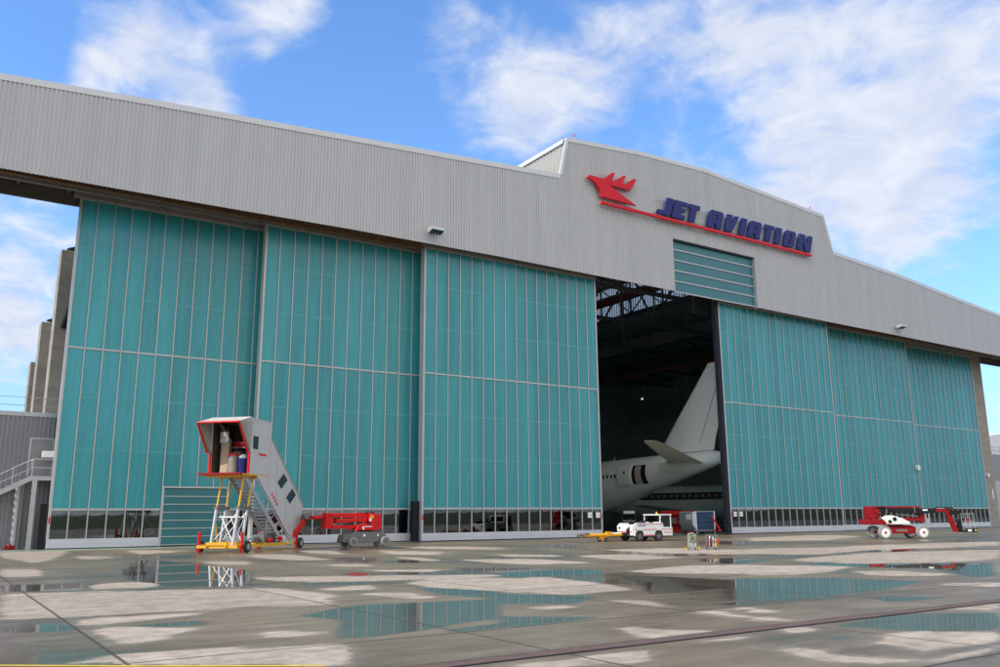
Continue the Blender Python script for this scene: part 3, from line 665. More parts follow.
ZB, ZT, ZM, ZTOP = .62, 2.40, 12.62, 22.72
pane_proto = None
def sliding_door(x0, n, Y, skip=(), gate=None, person=None, label=None, dark_left=False, seal_right=False, bumper=None, stickers=()):
    """glazed leaf: teal sheets above, a band of windows and a painted kick plate below"""
    global pane_proto
    x1 = x0 + n*PW
    b = MB()
    def sheet(xa, xb, za, zb): b.add([(xa, Y, za), (xb, Y, za), (xb, Y, zb), (xa, Y, zb)], [(0, 1, 2, 3)])
    for i in range(n):
        xa = x0 + i*PW; xb = xa + PW
        zl = ZT
        if gate and gate[0]-.01 <= i < gate[1]: zl = 3.92
        sheet(xa, xb, zl, ZTOP)
    for z in (6.1, 9.45, 16.23, 19.6):
        for i in range(n): b.box(x0+i*PW+.047, x0+(i+1)*PW-.047, Y-.012, Y+.01, z-.055, z+.055, 1)
    leaf = b.build('sliding_door', [TEAL, TEALJ], hangar, world=True)
    if label: leaf['label'] = label
    f = MB(); mw_ = .033
    for i in range(n+1):
        x = x0 + i*PW; zl = ZB
        if gate and gate[0] < i < gate[1]: zl = 3.9
        w = mw_ if 0 < i < n else .075
        xx = x if 0 < i < n else (x+.04 if i == 0 else x-.04)
        f.box(xx-w, xx+w, Y-.07, Y+.08, zl, ZTOP)
    for za, zb in ((ZTOP-.12, ZTOP+.04), (ZM-.055, ZM+.055)):
        for i in range(n): f.box(x0+i*PW+.05, x0+(i+1)*PW-.05, Y-.055, Y+.06, za, zb)
    for i in range(n):
        if gate and gate[0] <= i < gate[1]: continue
        f.box(x0+i*PW+.05, x0+(i+1)*PW-.05, Y-.06, Y+.07, ZT-.06, ZT+.06)
    # box sides and the inner girders, seen through the windows
    f.box(x0+.001, x0+.05, Y+.085, Y+.62, .06, ZTOP); f.box(x1-.05, x1-.001, Y+.085, Y+.62, .06, ZTOP)
    for i in range(1, n, 2):
        if gate and gate[0] < i < gate[1]: continue
        f.box(x0+i*PW-.08+.3, x0+i*PW+.08+.3, Y+.40, Y+.60, .06, ZTOP-.2)
    for z in (2.62, 9.4, 16.2, 22.0): f.box(x0+.06, x1-.06, Y+.42, Y+.58, z-.07, z+.07)
    f.build('door_frame', WFR, leaf)
    k = MB(); xa = x0
    segs = [(x0, x1)]
    if gate: segs = [(x0, x0+gate[0]*PW-.01), (x0+gate[1]*PW+.01, x1)]
    if person: segs = [(x0, x0+person*PW+.02), (x0+(person+1)*PW-.02, x1)]
    for a, c in segs:
        MB().box(a, c, Y-.075, Y+.10, .07, ZB).box(a, c, Y-.09, Y-.075, .30, .315).build('kick_plate', KICK, leaf)
    for i in range(n):
        if i in skip or (gate and gate[0] <= i < gate[1]) or person == i: continue
        loc = (x0+(i+.5)*PW, Y+.02, (ZB+ZT-.06)/2)
        if pane_proto is None:
            h = (ZT-.06-ZB)/2; w = PW/2-.045
            pane_proto = MB().box(-w, w, -.008, .008, -h, h).build('window', GLASS, leaf); pane_proto.location = loc
        else: instance(pane_proto, leaf, loc)
    if gate:
        ga, gb = x0+gate[0]*PW, x0+gate[1]*PW; g = MB()
        for q in range(7):
            z0 = .10+q*.52; g.box(ga+.12, gb-.12, Y-.04, Y+.02, z0+.06, z0+.50, 0)
            g.box(ga+.12, gb-.12, Y-.06, Y+.02, z0, z0+.058, 1)
        g.box(ga-.02, ga+.12, Y-.085, Y+.1, .05, 3.78, 1).box(gb-.12, gb+.02, Y-.085, Y+.1, .05, 3.78, 1).box(ga-.02, gb+.02, Y-.085, Y+.1, 3.78, 3.9, 1)
        g.build('roller_gate', [TEALS, WFR], leaf)
    if person is not None:
        pa, pb = x0+person*PW+.03, x0+(person+1)*PW-.03
        d = MB().box(pa, pb, Y-.05, Y+.05, .06, 2.32, 0).box(pa+.3, pb-.3, Y-.057, Y-.051, 1.2, 2.0, 1).build('personnel_door', [KICK, DGL], leaf)
        MB().box(pb-.16, pb-.05, Y-.11, Y-.051, 1.02, 1.06).build('handle', STEEL, d)
    if dark_left: MB().box(x0-.28, x0-.004, Y+.1, Y+.60, .05, ZTOP).box(x0-.12, x0-.004, Y-.03, Y+.099, .05, ZTOP).build('edge_seal', SEAL, leaf)
    if seal_right: MB().box(x1+.004, x1+.13, Y+.12, Y+.6, .05, ZTOP).build('edge_seal', SEAL, leaf)
    if bumper:
        for bx in bumper: MB().box(bx, bx+.42, Y-.10, Y+.16, .04, 3.0).build('bumper', RUBB, leaf)
    for sx in stickers:
        MB().box(sx-.05, sx+.05, Y-.078, Y-.071, 1.55, 1.95).build('warning_sticker', SIGNR, leaf)
    return leaf
sliding_door(6.60, 16, 59.9, gate=(6, 10), label='leftmost sliding door with the slatted teal roller gate', stickers=(6.64,), bumper=())
sliding_door(18.68, 16, 58.45)
sliding_door(30.95, 16, 57.0, seal_right=True, stickers=(31.0, 48.28))
sliding_door(64.36, 16, 57.0, dark_left=True, stickers=(64.44,))
sliding_door(80.90, 17, 58.45)
sliding_door(98.84, 17, 59.9, person=3, label='rightmost sliding door with the grey personnel door')
MB().box(30.42, 30.90, 57.3, 57.7, .03, 2.95).build('buffer_post', RUBB, hangar, world=True)
MB().box(6.12, 6.5, 60.0, 60.5, .03, 2.75).build('buffer_post', RUBB, hangar, world=True)

# tail door
t = MB()
ta, tb = TD
for q in range(5):
    z0 = 22.62+q*1.05; t.add([(ta+.1, FY+.30, z0), (tb-.1, FY+.30, z0), (tb-.1, FY+.30, z0+1.05), (ta+.1, FY+.30, z0+1.05)], [(0, 1, 2, 3)], 0)
tail = t.build('tail_door', TEALS, hangar, world=True)
t = MB()
for q in range(5): t.box(ta+.1, tb-.1, FY+.22, FY+.29, 22.56+q*1.05, 22.68+q*1.05)
t.box(ta+.0, ta+.1, FY+.0, FY+.34, 22.5, 27.8).box(tb-.1, tb+.0, FY-.07, FY+.34, 22.42, 27.8)
t.build('tail_door_frame', WFR, tail)
MB().box(ta+.1, tb-.1, FY-.02, FY+.34, 27.68, 27.80).build('tail_door_shadow_line', SEAL, tail)  # dark strip drawn for the shadow line at the top of the recess

# masonry: right pylon, left buttresses, walls
pyl = MB().box(117.45, 120.25, 60.05, 64.5, 0, 24.5).build('pylon', CONC, hangar, world=True, bevel=.03)
MB().box(119.0, 119.25, 59.95, 60.04, 3.6, 4.9).build('notice_plate', WHITE, pyl)
for i, (xa, y, z) in enumerate(((6.5, 67.3, 21.1), (6.5, 76.6, 17.5), (6.5, 82.5, 15.1))):
    bt = MB().box(xa, 11.9, y, y+1.6, 0, z).build('buttress', CONC, hangar, world=True, bevel=.04)
    p = MB()
    for dx in (.9, 1.9)[:2 if i == 0 else 1]: p.tube((xa+dx, y-.09, .2), (xa+dx, y-.09, z-1.0 if i else 11.2), .07, 8)
    p.build('drainpipe', STEEL, bt)
    v = MB(); cx_ = xa+1.0
    v.tube((cx_, y+.8, z), (cx_, y+.8, z+.28), .28, 14).tube((cx_, y+.8, z+.28), (cx_, y+.8, z+.36), .62, 16, r2=.55).tube((cx_, y+.8, z+.36), (cx_, y+.8, z+.55), .55, 16, r2=.12)
    v.build('vent_cap', BLK, bt)
lv = MB()
lv.bar((6.95, 66.7, 15.2), (7.9, 66.3, 19.2), .16).bar((7.6, 67.2, 15.2), (8.5, 67.2, 19.2), .12).bar((6.95, 66.7, 15.2), (7.6, 67.2, 15.2), .12)
lv.add([(6.95, 66.7, 15.2), (7.6, 67.25, 15.2), (8.5, 67.25, 19.2), (7.9, 66.3, 19.2)], [(0, 1, 2, 3)])
lv.build('smoke_vent', BLK, hangar, world=True)
for xa, xb, zt_ in ((11.95, 12.3, 27.4), (114.0, 114.4, 26.75)): MB().box(xa, xb, 61.2, 125, 0, zt_).build('side_wall', CONC, hangar, world=True)
rw = MB(); rp = sub(TOPL, 12.3, 114.0)
wall_strip([(x, z-(.33 if 44.6 < x < 81.2 else 1.5)) for x, z in rp], 0, 124.6, 124.95, rw)
rw.build('rear_wall', DARKIN, hangar, world=True)
for xa in (12.31, 113.9): MB().box(xa, xa+.09, 61.2, 124.5, 0, 27.4).build('wall_lining', DARKIN, hangar, world=True)
# roof steel
for y in (64.5, 76, 88, 100, 112):
    b = MB(); n = 18; zb = 25.0
    xs_ = [13+i*(100.0/n) for i in range(n+1)]
    zt = lambda x: lerp(TOPL, x)-(.9 if 45 < x < 81 else 2.1)
    b.bar((13, y, zb), (113, y, zb), .36, .4)
    for i in range(n):
        a, c = xs_[i], xs_[i+1]
        b.bar((a, y, zt(a)), (c, y, zt(c)), .3)
        b.bar((a, y, zb), (c, y, zt(c)), .2) if i % 2 else b.bar((a, y, zt(a)), (c, y, zb), .2)
        b.bar((a, y, zb), (a, y, zt(a)), .16)
    b.build('roof_truss', DSTEEL, hangar, world=True)
for x in (46.0, 79.6):
    b = MB(); s = 1 if x < 60 else -1
    b.bar((x, 61, 29.2), (x, 124, 29.2), .45, .6).bar((x, 61, 34.2), (x, 124, 34.2), .4)
    for k in range(10):
        y0 = 61+k*6.3; b.bar((x, y0, 29.2), (x, y0, 34.2), .22); b.bar((x, y0, 29.4), (x, y0+6.3, 34.2), .14); b.bar((x, y0, 34.2), (x, y0+6.3, 29.4), .14)
    b.build('roof_truss', DSTEEL, hangar, world=True)
cr = MB().bar((74.5, 61, 30.0), (74.5, 124, 30.0), .5, .7, 0).bar((88, 61, 22.5), (88, 124, 22.5), .4, .5, 0)
cr.build('crane_rail', REDIN, hangar, world=True)
MB().bar((74.5, 61, 30.5), (74.5, 124, 30.5), .9, .3, 0).bar((84, 61, 26), (84, 124, 26), .8, 1.6, 0).bar((92, 61, 24.6), (92, 124, 24.6), .6, 2.2).build('gantry_beam', DSTEEL, hangar, world=True)

# lamps inside and out
def floodlight(label, loc, s=1.0):
    r = thing('floodlight', label, 'floodlight', loc, 0, 'floodlights on the hangar front')
    MB().bar((0, .75*s, -.05), (0, .1*s, .06), .08).box(-.12, .12, .70*s, .76*s, -.25, .15).build('bracket', STEEL, r)
    MB().add([(-.55*s,-.35*s,-.10),(.55*s,-.35*s,-.10),(.55*s,.35*s,-.26),(-.55*s,.35*s,-.26),(-.55*s,-.35*s,.12),(.55*s,-.35*s,.12),(.55*s,.35*s,.16),(-.55*s,.35*s,.16)],
             [(4,5,6,7),(0,1,5,4),(1,2,6,5),(2,3,7,6),(3,0,4,7)]).build('housing', ALU, r)
    MB().add([(-.5*s,-.33*s,-.105),(.5*s,-.33*s,-.105),(.5*s,.33*s,-.262),(-.5*s,.33*s,-.262)], [(0, 3, 2, 1)]).build('lens', DGL, r)
    return r
floodlight('grey floodlight on the fascia above the closed doors left of the opening', (30.9, 55.05, 23.55))
floodlight('grey floodlight on the fascia at the far right end of the hangar', (93.4, 55.05, 23.25))
r = thing('wall_lamp', 'white box lamp beside the upper annex door', 'lamp', (6.35, 60.75, 5.8))
MB().box(-.38, .25, -.25, .2, -.2, .2).build('housing', WHITE, r, bevel=.02); MB().bar((.2, 0, 0), (.5, 0, .05), .06).build('bracket', STEEL, r)
r = thing('wall_lamp', 'small white lamp on the teal doors above the large boom lift', 'lamp', (99.0, 58.3, 7.15))
MB().tube((0, .1, 0), (0, -.22, 0), .34, 14).build('housing', WHITE, r); MB().box(-.06, .06, .1, .4, -.05, .05).build('bracket', STEEL, r)
r = thing('wall_lamp', 'small white lamp on the concrete pylon at the right corner', 'lamp', (118.2, 59.9, 6.7))
MB().tube((0, .12, 0), (0, -.16, 0), .27, 14).build('housing', WHITE, r); MB().box(-.05, .05, .1, .2, -.05, .05).build('bracket', STEEL, r)
for i, (x, y, z, lab) in enumerate(((92.11, 98.0, 20.07, 'small warm hanging lamp lit in the dark hangar left of the tail fin'), (89.77, 100.0, 27.34, 'added glow for a faint reflection nearest the left door edge under the hangar roof'), (103.12, 100.0, 26.65, 'added glow for a faint reflection just left of the fin tip'), (96.86, 90.0, 29.55, 'added glow for a faint reflection highest under the roof, nearest the right door edge'))):
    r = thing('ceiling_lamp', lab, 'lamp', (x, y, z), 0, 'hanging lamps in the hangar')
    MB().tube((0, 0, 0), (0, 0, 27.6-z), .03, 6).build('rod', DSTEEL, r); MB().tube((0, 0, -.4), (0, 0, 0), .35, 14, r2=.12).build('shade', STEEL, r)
    MB().tube((0, 0, -.55), (0, 0, -.41), .13, 12).build('bulb', LIT if i == 0 else DIM, r)  # only the first is a lit lamp; the rest glow for dim reflections

# ------------------------------------------------------------------ sign
SY = 55.25
sign = thing('company_sign', 'red bird emblem and blue JET AVIATION letters on the hangar fascia', 'sign', (62, SY, 29.6))
front = lambda a, b, d: (a, SY+d, b)
EMB = [(46.41,31.42),(46.69,31.74),(48.37,31.73),(49.43,32.56),(49.76,32.57),(49.40,31.93),(49.48,31.80),(49.64,31.76),(50.8,32.58),(51.11,32.59),(50.70,31.90),(50.78,31.78),(50.96,31.75),(52.03,32.54),(52.39,32.53),(51.6,31.29),(48.94,31.29),(52.25,29.92),(48.03,29.97),(47.85,30.58),(47.4,31.12),(46.88,31.35)]
MB().prism(EMB, front, 0, .22).build('emblem', SIGNR, sign, world=True)
MB().box(48.0, 77.9, SY-.02, SY+.2, 29.28, 29.53).build('underline', SIGNR, sign, world=True)
G = {}
def ring(o, *holes): return o, holes
ct = .12  # corner cut
def R4(x0, y0, x1, y1, cuts=(0, 0, 0, 0)):
    a, b, c, d = cuts; p = []
    p += [(x0, y0+a), (x0+a, y0)] if a else [(x0, y0)]
    p += [(x1-b, y0), (x1, y0+b)] if b else [(x1, y0)]
    p += [(x1, y1-c), (x1-c, y1)] if c else [(x1, y1)]
    p += [(x0+d, y1), (x0, y1-d)] if d else [(x0, y1)]
    return p
# unit letters: list of convex-ish outlines that butt together
G['J'] = [[(.50,1),(.50,.24),(0,.24),(0,.06),(.07,0),(.92,0),(1,.1),(1,1)]]
G['E'] = [[(0,1),(0,.06),(.08,0),(1,0),(1,.24),(.62,.24),(.62,.40),(.95,.40),(.95,.60),(.62,.60),(.62,.78),(1,.78),(1,1)]]
G['T'] = [[(.24,0),(.76,0),(.76,.76),(1,.76),(1,1),(0,1),(0,.76),(.24,.76)]]
G['A'] = [[(0,0),(.40,0),(.40,.26),(.62,.26),(.62,0),(1,0),(1,.88),(.88,1),(.62,1),(.62,.48),(.40,.48),(.40,1),(.14,1),(0,.86)], [(.40,.76),(.62,.76),(.62,1),(.40,1)]]
G['V'] = [[(0,1),(.0,.10),(.10,0),(.62,0),(1,1),(.64,1),(.47,.40),(.45,1)]]
G['I'] = [[(0,0),(1,0),(1,1),(0,1)]]
G['O'] = [[(0,.1),(.12,0),(.88,0),(1,.1),(1,.9),(.88,1),(.62,1),(.62,.22),(.40,.22),(.40,1),(.12,1),(0,.9)], [(.40,.78),(.62,.78),(.62,1),(.40,1)]]
G['N'] = [[(0,0),(.36,0),(.36,.55),(.62,0),(1,0),(1,1),(.66,1),(.66,.50),(.42,1),(0,1)]]
LET = [('J',54.85,1.72),('E',56.75,1.72),('T',58.66,1.55),('A',61.55,2.05),('V',64.10,1.75),('I',66.22,.86),('A',67.50,1.88),('T',69.78,1.62),('I',71.68,.92),('O',73.15,1.74),('N',75.45,2.25)]
for ch, x, wd in LET:
    b = MB()
    for out in G[ch]:
        b.prism([(x + u*wd + v*.62, 29.72 + v*1.86) for u, v in out], front, .0, .2)
    b.build('letter', NAVY, sign, world=True)
rl = MB()
for z in (29.95, 31.25): rl.bar((54.9, SY+.3, z), (78.3, SY+.3, z), .05)
rl.bar((48.2, SY+.3, 32.25), (52.0, SY+.3, 32.25), .05)
for x in (49, 51.2, 56, 60.5, 65, 70, 74, 77.5): rl.bar((x, SY+.3, 30.0), (x, FY-.03, 30.0), .05)
rl.build('sign_rail', STEEL, sign, world=True)

# ------------------------------------------------------------------ annex with its outside stair
AY = 61.9
annex = thing('annex_building', 'low dark grey ribbed annex left of the teal doors', 'building', (0, AY, 0))
b = MB(); x = -30.0; cols = []
while x < 11.8:
    cols += [(x, 0), (x+.10, 0), (x+.13, -.09), (x+.22, -.09)]; x += .26
for (xa, da), (xb, db) in zip(cols, cols[1:]):
    for za, zb in (((0, 8.25),) if not (5.3 < (xa+xb)/2 < 6.7) else ((0, 4.42), (6.9, 8.25))):
        b.add([(xa, AY+da, za), (xb, AY+db, za), (xb, AY+db, zb), (xa, AY+da, zb)], [(0, 1, 2, 3)])
b.build('wall', ANX, annex, world=True)
MB().box(-30, 11.8, AY+.03, 67.0, 0, 8.2).build('core', ANX, annex, world=True)
MB().box(-30, 11.85, AY-.10, AY+.25, 8.25, 8.52).build('parapet_flashing', STEEL, annex, world=True)
b = MB()
for z in (8.97, 9.5): b.tube((-30, AY+.3, z), (6.9, AY+.3, z), .022, 6)
for k in range(13): b.tube((-30+k*3.0, AY+.3, 8.5), (-30+k*3.0, AY+.3, 9.5), .02, 6)
b.build('roof_railing', STEEL, annex, world=True)
d = MB().box(5.42, 6.62, AY-.05, AY+.02, 4.47, 6.80).build('door', ANX, annex, world=True)
MB().box(5.32, 5.42, AY-.10, AY+.02, 4.47, 6.9).box(6.62, 6.72, AY-.10, AY+.02, 4.47, 6.9).box(5.42, 6.62, AY-.10, AY+.02, 6.80, 6.9).build('door_frame', STEEL, d)
MB().box(6.45, 6.55, AY-.13, AY-.051, 5.45, 5.5).build('handle', ALU, d)
MB().tube((4.95, AY-.28, .05), (4.95, AY-.28, 4.1), .19, 14).build('drainpipe', STEEL, annex, world=True)
st = thing('outside_stair', 'grey steel outside stair rising to the upper annex door', 'stair', (5.6, 61, 0))
y0, y1 = 60.55, 61.7
sx = lambda z: 5.55-(4.42-z)/.56
b = MB()
for y in (y0, y1): b.bar((5.55, y, 4.35), (sx(.1), y, .03), .06, .30)
b.build('stringer', STEEL, st, world=True)
for k in range(23):
    z = 4.2-k*.185
    MB().box(sx(z)-.30, sx(z)-.02, y0+.05, y1-.05, z-.02, z+.02).build('tread', STEEL, st, world=True)
MB().box(5.55, 8.2, y0, y1, 4.33, 4.43).box(5.5, 8.2, y0-.04, y0, 4.18, 4.44).build('landing', STEEL, st, world=True)
b = MB()
for h in (.55, 1.08):
    b.path([(sx(.1), y0, .1+h), (5.5, y0, 4.4+h), (8.2, y0, 4.4+h)], .026, 8)
for k in range(8): 
    z = 4.4-k*.58; b.tube((sx(z), y0, z), (sx(z), y0, z+1.08), .022, 6)
for xx in (5.5, 6.8, 8.1): b.tube((xx, y0, 4.4), (xx, y0, 5.48), .022, 6)
b.path([(5.5, y0, 5.48), (5.42, y0-.03, 5.38), (5.45, y0, 4.95)], .026)
b.build('handrail', ALU, st, world=True)
MB().box(5.58, 5.84, y0-.02, y0+.24, .02, 4.33).build('post', STEEL, st, world=True)
MB().box(5.0, 5.25, y1-.12, y1+.06, .02, 4.0).build('post', ANX, st, world=True)
s = MB()
for (cx_, cy_, r_) in ((0, 0, .17), (.22, .05, .12), (-.2, .02, .10)):
    s.loft([[(cx_+math.cos(a*PI/5)*r_*k1*(1+.15*math.sin(a*3)), cy_+math.sin(a*PI/5)*r_*k1, z*r_*2.3) for a in range(10)] for z, k1 in ((0.02, .9), (.35, 1.05), (.7, .8), (1, .25))])
o = s.build('hose_bag', DRED, smooth=True); o.location = (4.72, 61.0, 0); tag(o, 'crumpled red bag lying at the foot of the annex wall', 'bag')

# ------------------------------------------------------------------ passenger stairs on wheels
ps = thing('passenger_stairs', 'towable grey passenger stairs with red edged hood and yellow base frame', 'airstairs', (14.60, 46.6, 0), math.radians(45))
ps.scale = (1.04, .78, 1)
def wheel(parent, c, axis, r, w, tm=TYRE, hm=ALU, hub=.55, name='wheel', bolt=None):
    o = MB().wheel(c, axis, r, w, hub=hub).build(name, tm, parent, smooth=True)
    a = Vector(axis).normalized(); cc = Vector(c)
    h = MB().tube(cc-a*w*.38, cc+a*w*.44, r*hub*.985, 24).tube(cc+a*w*.42, cc+a*w*.5, r*hub*.45, 12)
    h.build('rim', hm, o, smooth=True)
    if bolt: MB().tube(cc+a*w*.5, cc+a*w*.53, r*.18, 10).build('hub', bolt, o)
    return o
for x, y in ((0, -.22), (6.45, -.22), (0, 3.3), (6.45, 3.3)):
    wheel(ps, (x, y, .31), (0, -1, 0) if y < 0 else (0, 1, 0), .31, .22)
b = MB()
for y in (.12, 2.95): b.box(-.7, 6.6, y-.07, y+.07, .24, .40)
for x in (-.62, 1.4, 3.6, 6.4): b.box(x-.07, x+.07, .20, 2.87, .25, .39)
for y in (-.05, 3.08):
    for x in (0, 6.45): b.box(x-.07, x+.07, y-.1, y+.1, .22, .42)
b.box(-.9, .9, .75, .89, .27, .38).box(-.9, .9, 2.2, 2.34, .27, .38).box(-.75, -.6, .75, 2.3, .40, .55).box(.55, .7, .75, 2.3, .40, .55)
b.build('base_frame', YEL, ps)
for x, y, z in ((-.35, -.06, 1.1), (-.35, 3.12, 1.1), (6.2, -.08, 1.05), (6.2, 3.1, 1.0)):
    MB().tube((x, y, .06), (x, y, z), .085, 12).tube((x, y, .02), (x, y, .06), .16, 12).build('jack', RED, ps)
FT = ((-.62, .15), (.30, 1.15))
for y in (.42, 2.05):
    for xf, xt in FT:
        xm = xf+(xt-xf)*.52
        MB().tube((xf, y, .35), (xm, y, 2.4), .095, 12, 0).tube((xm, y, 2.3), (xt, y, 4.05), .062, 12, 1).build('leg', [ALU, YEL], ps, smooth=True)
b = MB()
for y in (.42, 2.05): b.box(-.35, .95, y-.15, y+.15, 2.28, 2.42)
b.build('collar', CHAS, ps)
b = MB()
for x0_, x1_ in ((-.55, -.05), (.36, .85)):
    b.tube((x0_, .42, .5), (x1_, 2.05, 2.25), .03).tube((x0_, 2.05, .5), (x1_, .42, 2.25), .03)
b.tube((-.2, .42, 1.85), (-.2, 2.05, 1.85), .04).tube((.75, .42, 1.85), (.75, 2.05, 1.85), .04)
b.tube((-.6, .42, .5), (.8, .42, 2.2), .035).tube((.85, 2.05, 2.4), (2.6, 1.8, .5), .04).tube((.9, .5, .6), (3.0, .6, 1.0), .06)
b.build('brace', ALU, ps)
MB().tube((-.1, 1.9, .4), (-.35, 2.1, 1.9), .06, 10).build('jack_strut', YEL, ps)
# flight
fz = lambda x: 4.05-(x-.35)*.775
for y in (.42, 1.62): MB().bar((.35, y, 4.0), (5.15, y, .33), .07, .26).build('stringer', ALU, ps)
for k in range(19):
    x = .55+k*.245; z = fz(x)-.03
    MB().box(x-.10, x+.17, .47, 1.57, z-.02, z+.02, 0).box(x+.14, x+.17, .47, 1.57, z-.10, z-.021).build('step', STEEL, ps)
b = MB()
b.bar((.95, .10, 4.0), (5.5, .10, .42), .06, .09)
for k in range(8): 
    x = 1.2+k*.55; b.tube((x, .42, fz(x)+.1), (x+.25, .12, fz(x)+.32), .03)
b.build('side_ladder', ALU, ps)
MB().box(3.3, 4.5, .75, 1.7, .42, .85).box(4.6, 5.2, 1.0, 1.6, .42, .72).tube((2.6, 1.2, .6), (3.3, 1.2, .6), .12, 10).build('hydraulic_unit', CHAS, ps, bevel=.03)
MB().tube((4.4, .3, .62), (4.75, .3, .62), .12, 12).build('fire_extinguisher', RED, ps, smooth=True)
MB().tube((3.5, .5, .55), (3.9, .5, .55), .1, 12).build('fire_extinguisher', RED, ps, smooth=True)
# enclosure panel
pan = [(.95, 4.1), (2.42, 4.1), (2.42, 6.25), (6.95, 2.55), (6.35, .42), (5.6, .42)]
o = MB().prism(pan, lambda a, c, d_: (a, d_, c), -.02, .05).build('side_panel', GREYP, ps)
b = MB()
for cx_, cz_ in ((4.05, 3.92), (5.25, 3.08)):
    s = .34
    b.prism([(cx_-.62, cz_-.10), (cx_-.12, cz_-.46), (cx_+.62, cz_+.08), (cx_+.12, cz_+.44)], lambda a, c, d_: (a, d_, c), -.045, -.022)
b.build('window', DGL, o)
b = MB()
for x, z0_, z1_ in ((3.3, 2.25, 5.48), (4.6, 1.22, 4.42), (5.75, .5, 3.48)): b.box(x-.008, x+.008, -.026, -.021, z0_+.05, z1_-.05)
b.build('panel_seam', CHAS, o)
b = MB(); b.bar((2.45, -.04, 6.25), (6.98, -.04, 2.55), .05, .05)
b.build('edge_trim', STEEL, o)
b = MB()
for k in range(4): b.box(2.75+k*.22, 2.90+k*.22, -.04, -.022, 3.05-k*.18, 3.2-k*.18)
b.build('marking', SIGNR, o)
# cabin
MB().box(-.62, 2.5, .05, 3.1, 4.08, 4.16, 1).box(-.8, -.62, 0, 3.2, 4.08, 4.20, 0).box(-.5, 2.45, .3, 2.9, 3.98, 4.07, 1).build('platform', [DRED, YEL], ps)
b = MB()
b.box(.12, 2.42, .05, .12, 4.17, 7.15).box(.12, 2.42, 2.95, 3.02, 4.17, 7.15).box(2.36, 2.42, .121, 2.949, 4.17, 7.15)
cab = b.build('cabin', GREYP, ps)
MB().box(.10, 2.44, .02, 3.05, 7.151, 7.22).build('cabin_roof', GREYP, cab)
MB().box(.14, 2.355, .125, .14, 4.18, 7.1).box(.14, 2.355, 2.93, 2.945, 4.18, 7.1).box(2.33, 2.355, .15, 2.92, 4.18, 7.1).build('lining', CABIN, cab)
MB().box(.45, 1.0, .02, .048, 5.55, 6.25).build('cabin_window', DGL, cab)
b = MB()
for k in range(6): b.box(1.15+k*.15, 1.26+k*.15, .03, .048, 5.22+(.02 if k == 0 else 0), 5.34+(.05 if k == 0 else 0))
b.build('marking', SIGNR, cab)
for y in (.02, 3.0): MB().box(.0, .11, y-.03, y+.09, 4.2, 5.35).build('edge_bumper', RED, cab)
b = MB()
for x, y in ((.6, 2.6), (.6, .6), (1.4, 2.75)): b.tube((x, y, 4.2), (x, y, 6.9), .03)
b.path([(.0, 2.5, 7.0), (.5, 2.3, 6.6), (.6, 2.2, 5.2)], .03); b.tube((.6, .25, 5.9), (.6, 1.2, 5.9), .025)
b.box(2.28, 2.32, 1.2, 2.2, 5.0, 5.05).box(1.9, 2.3, .8, 2.4, 5.5, 5.54)
b.build('inside_rail', STEEL, cab)
MB().box(.3, .42, 1.9, 2.5, 5.9, 6.5).build('mirror', ALU, cab)
MB().box(2.2, 2.32, .5, 1.1, 4.3, 6.3).build('inside_door', CHAS, cab)
# folding hood: pleated side and top
hp = [(.12, 7.24), (-1.30, 6.85), (-.20, 5.33), (.12, 5.33)]
b = MB()
for y, s in ((.0, -1), (3.05, 1)):
    apex = Vector((.12, y, 5.33)); n = 7
    edge = [Vector((-.20, y, 5.33)).lerp(Vector((-1.30, y, 6.85)), i/n*1.0) for i in range(n+1)] + [Vector((-1.30, y, 6.85)).lerp(Vector((.12, y, 7.24)), i/n) for i in range(1, n+1)]
    for i, (p, q) in enumerate(zip(edge, edge[1:])):
        m = (p+q)/2; m.y += s*.20; b.add([apex, p, m, q], [(0, 1, 2), (0, 2, 3)])
m = 8
for i in range(m):
    p0 = (-1.30+1.42*i/m, 6.85+.39*i/m); p1 = (-1.30+1.42*(i+1)/m, 6.85+.39*(i+1)/m); pm = ((p0[0]+p1[0])/2, (p0[1]+p1[1])/2+.06)
    for u, v in ((p0, pm), (pm, p1)): b.add([(u[0], 0, u[1]), (v[0], 0, v[1]), (v[0], 3.05, v[1]), (u[0], 3.05, u[1])], [(0, 1, 2, 3)])
b.build('hood', CANV, ps)
b = MB()
b.path([(-.20, -.03, 5.30), (-1.32, -.03, 6.86), (-1.32, 3.08, 6.86), (-.20, 3.08, 5.30)], .058, 10)
b.build('hood_edge', RED, ps, smooth=True)
def in_stairs(name, label, cat, loc):
    m = Matrix.Rotation(math.radians(45), 4, 'Z'); v = m @ Vector((loc[0]*1.04, loc[1]*.78, loc[2])) + Vector((14.60, 46.6, 0))
    return thing(name, label, cat, v, math.radians(45))
r = in_stairs('white_drum', 'white drum with a red lid standing in the stairs cabin', 'drum', (.35, 1.45, 4.17))
MB().tube((0, 0, 0), (0, 0, 1.0), .26, 16).build('drum_body', mat('drum_grey', (.22, .22, .21), .5, 0, .15, 4), r, smooth=True); MB().tube((0, 0, 1.0), (0, 0, 1.1), .28, 16).build('lid', RED, r, smooth=True)
r = in_stairs('blue_bin', 'blue bin filled with white rags in the stairs cabin', 'bin', (.5, .75, 4.17))
MB().tube((0, 0, 0), (0, 0, .85), .24, 12, r2=.36).build('bin_body', mat('bin_blue', (.012, .025, .16), .6, spec=.2), r); 
MB().loft([[(math.cos(a*PI/4)*k, math.sin(a*PI/4)*k, z) for a in range(8)] for z, k in ((.85, .26), (.95, .24), (1.08, .1))]).build('rags', PAPER, r, smooth=True)
r = in_stairs('plywood_board', 'pale wooden board leaning inside the stairs cabin', 'board', (.3, 2.1, 4.17))
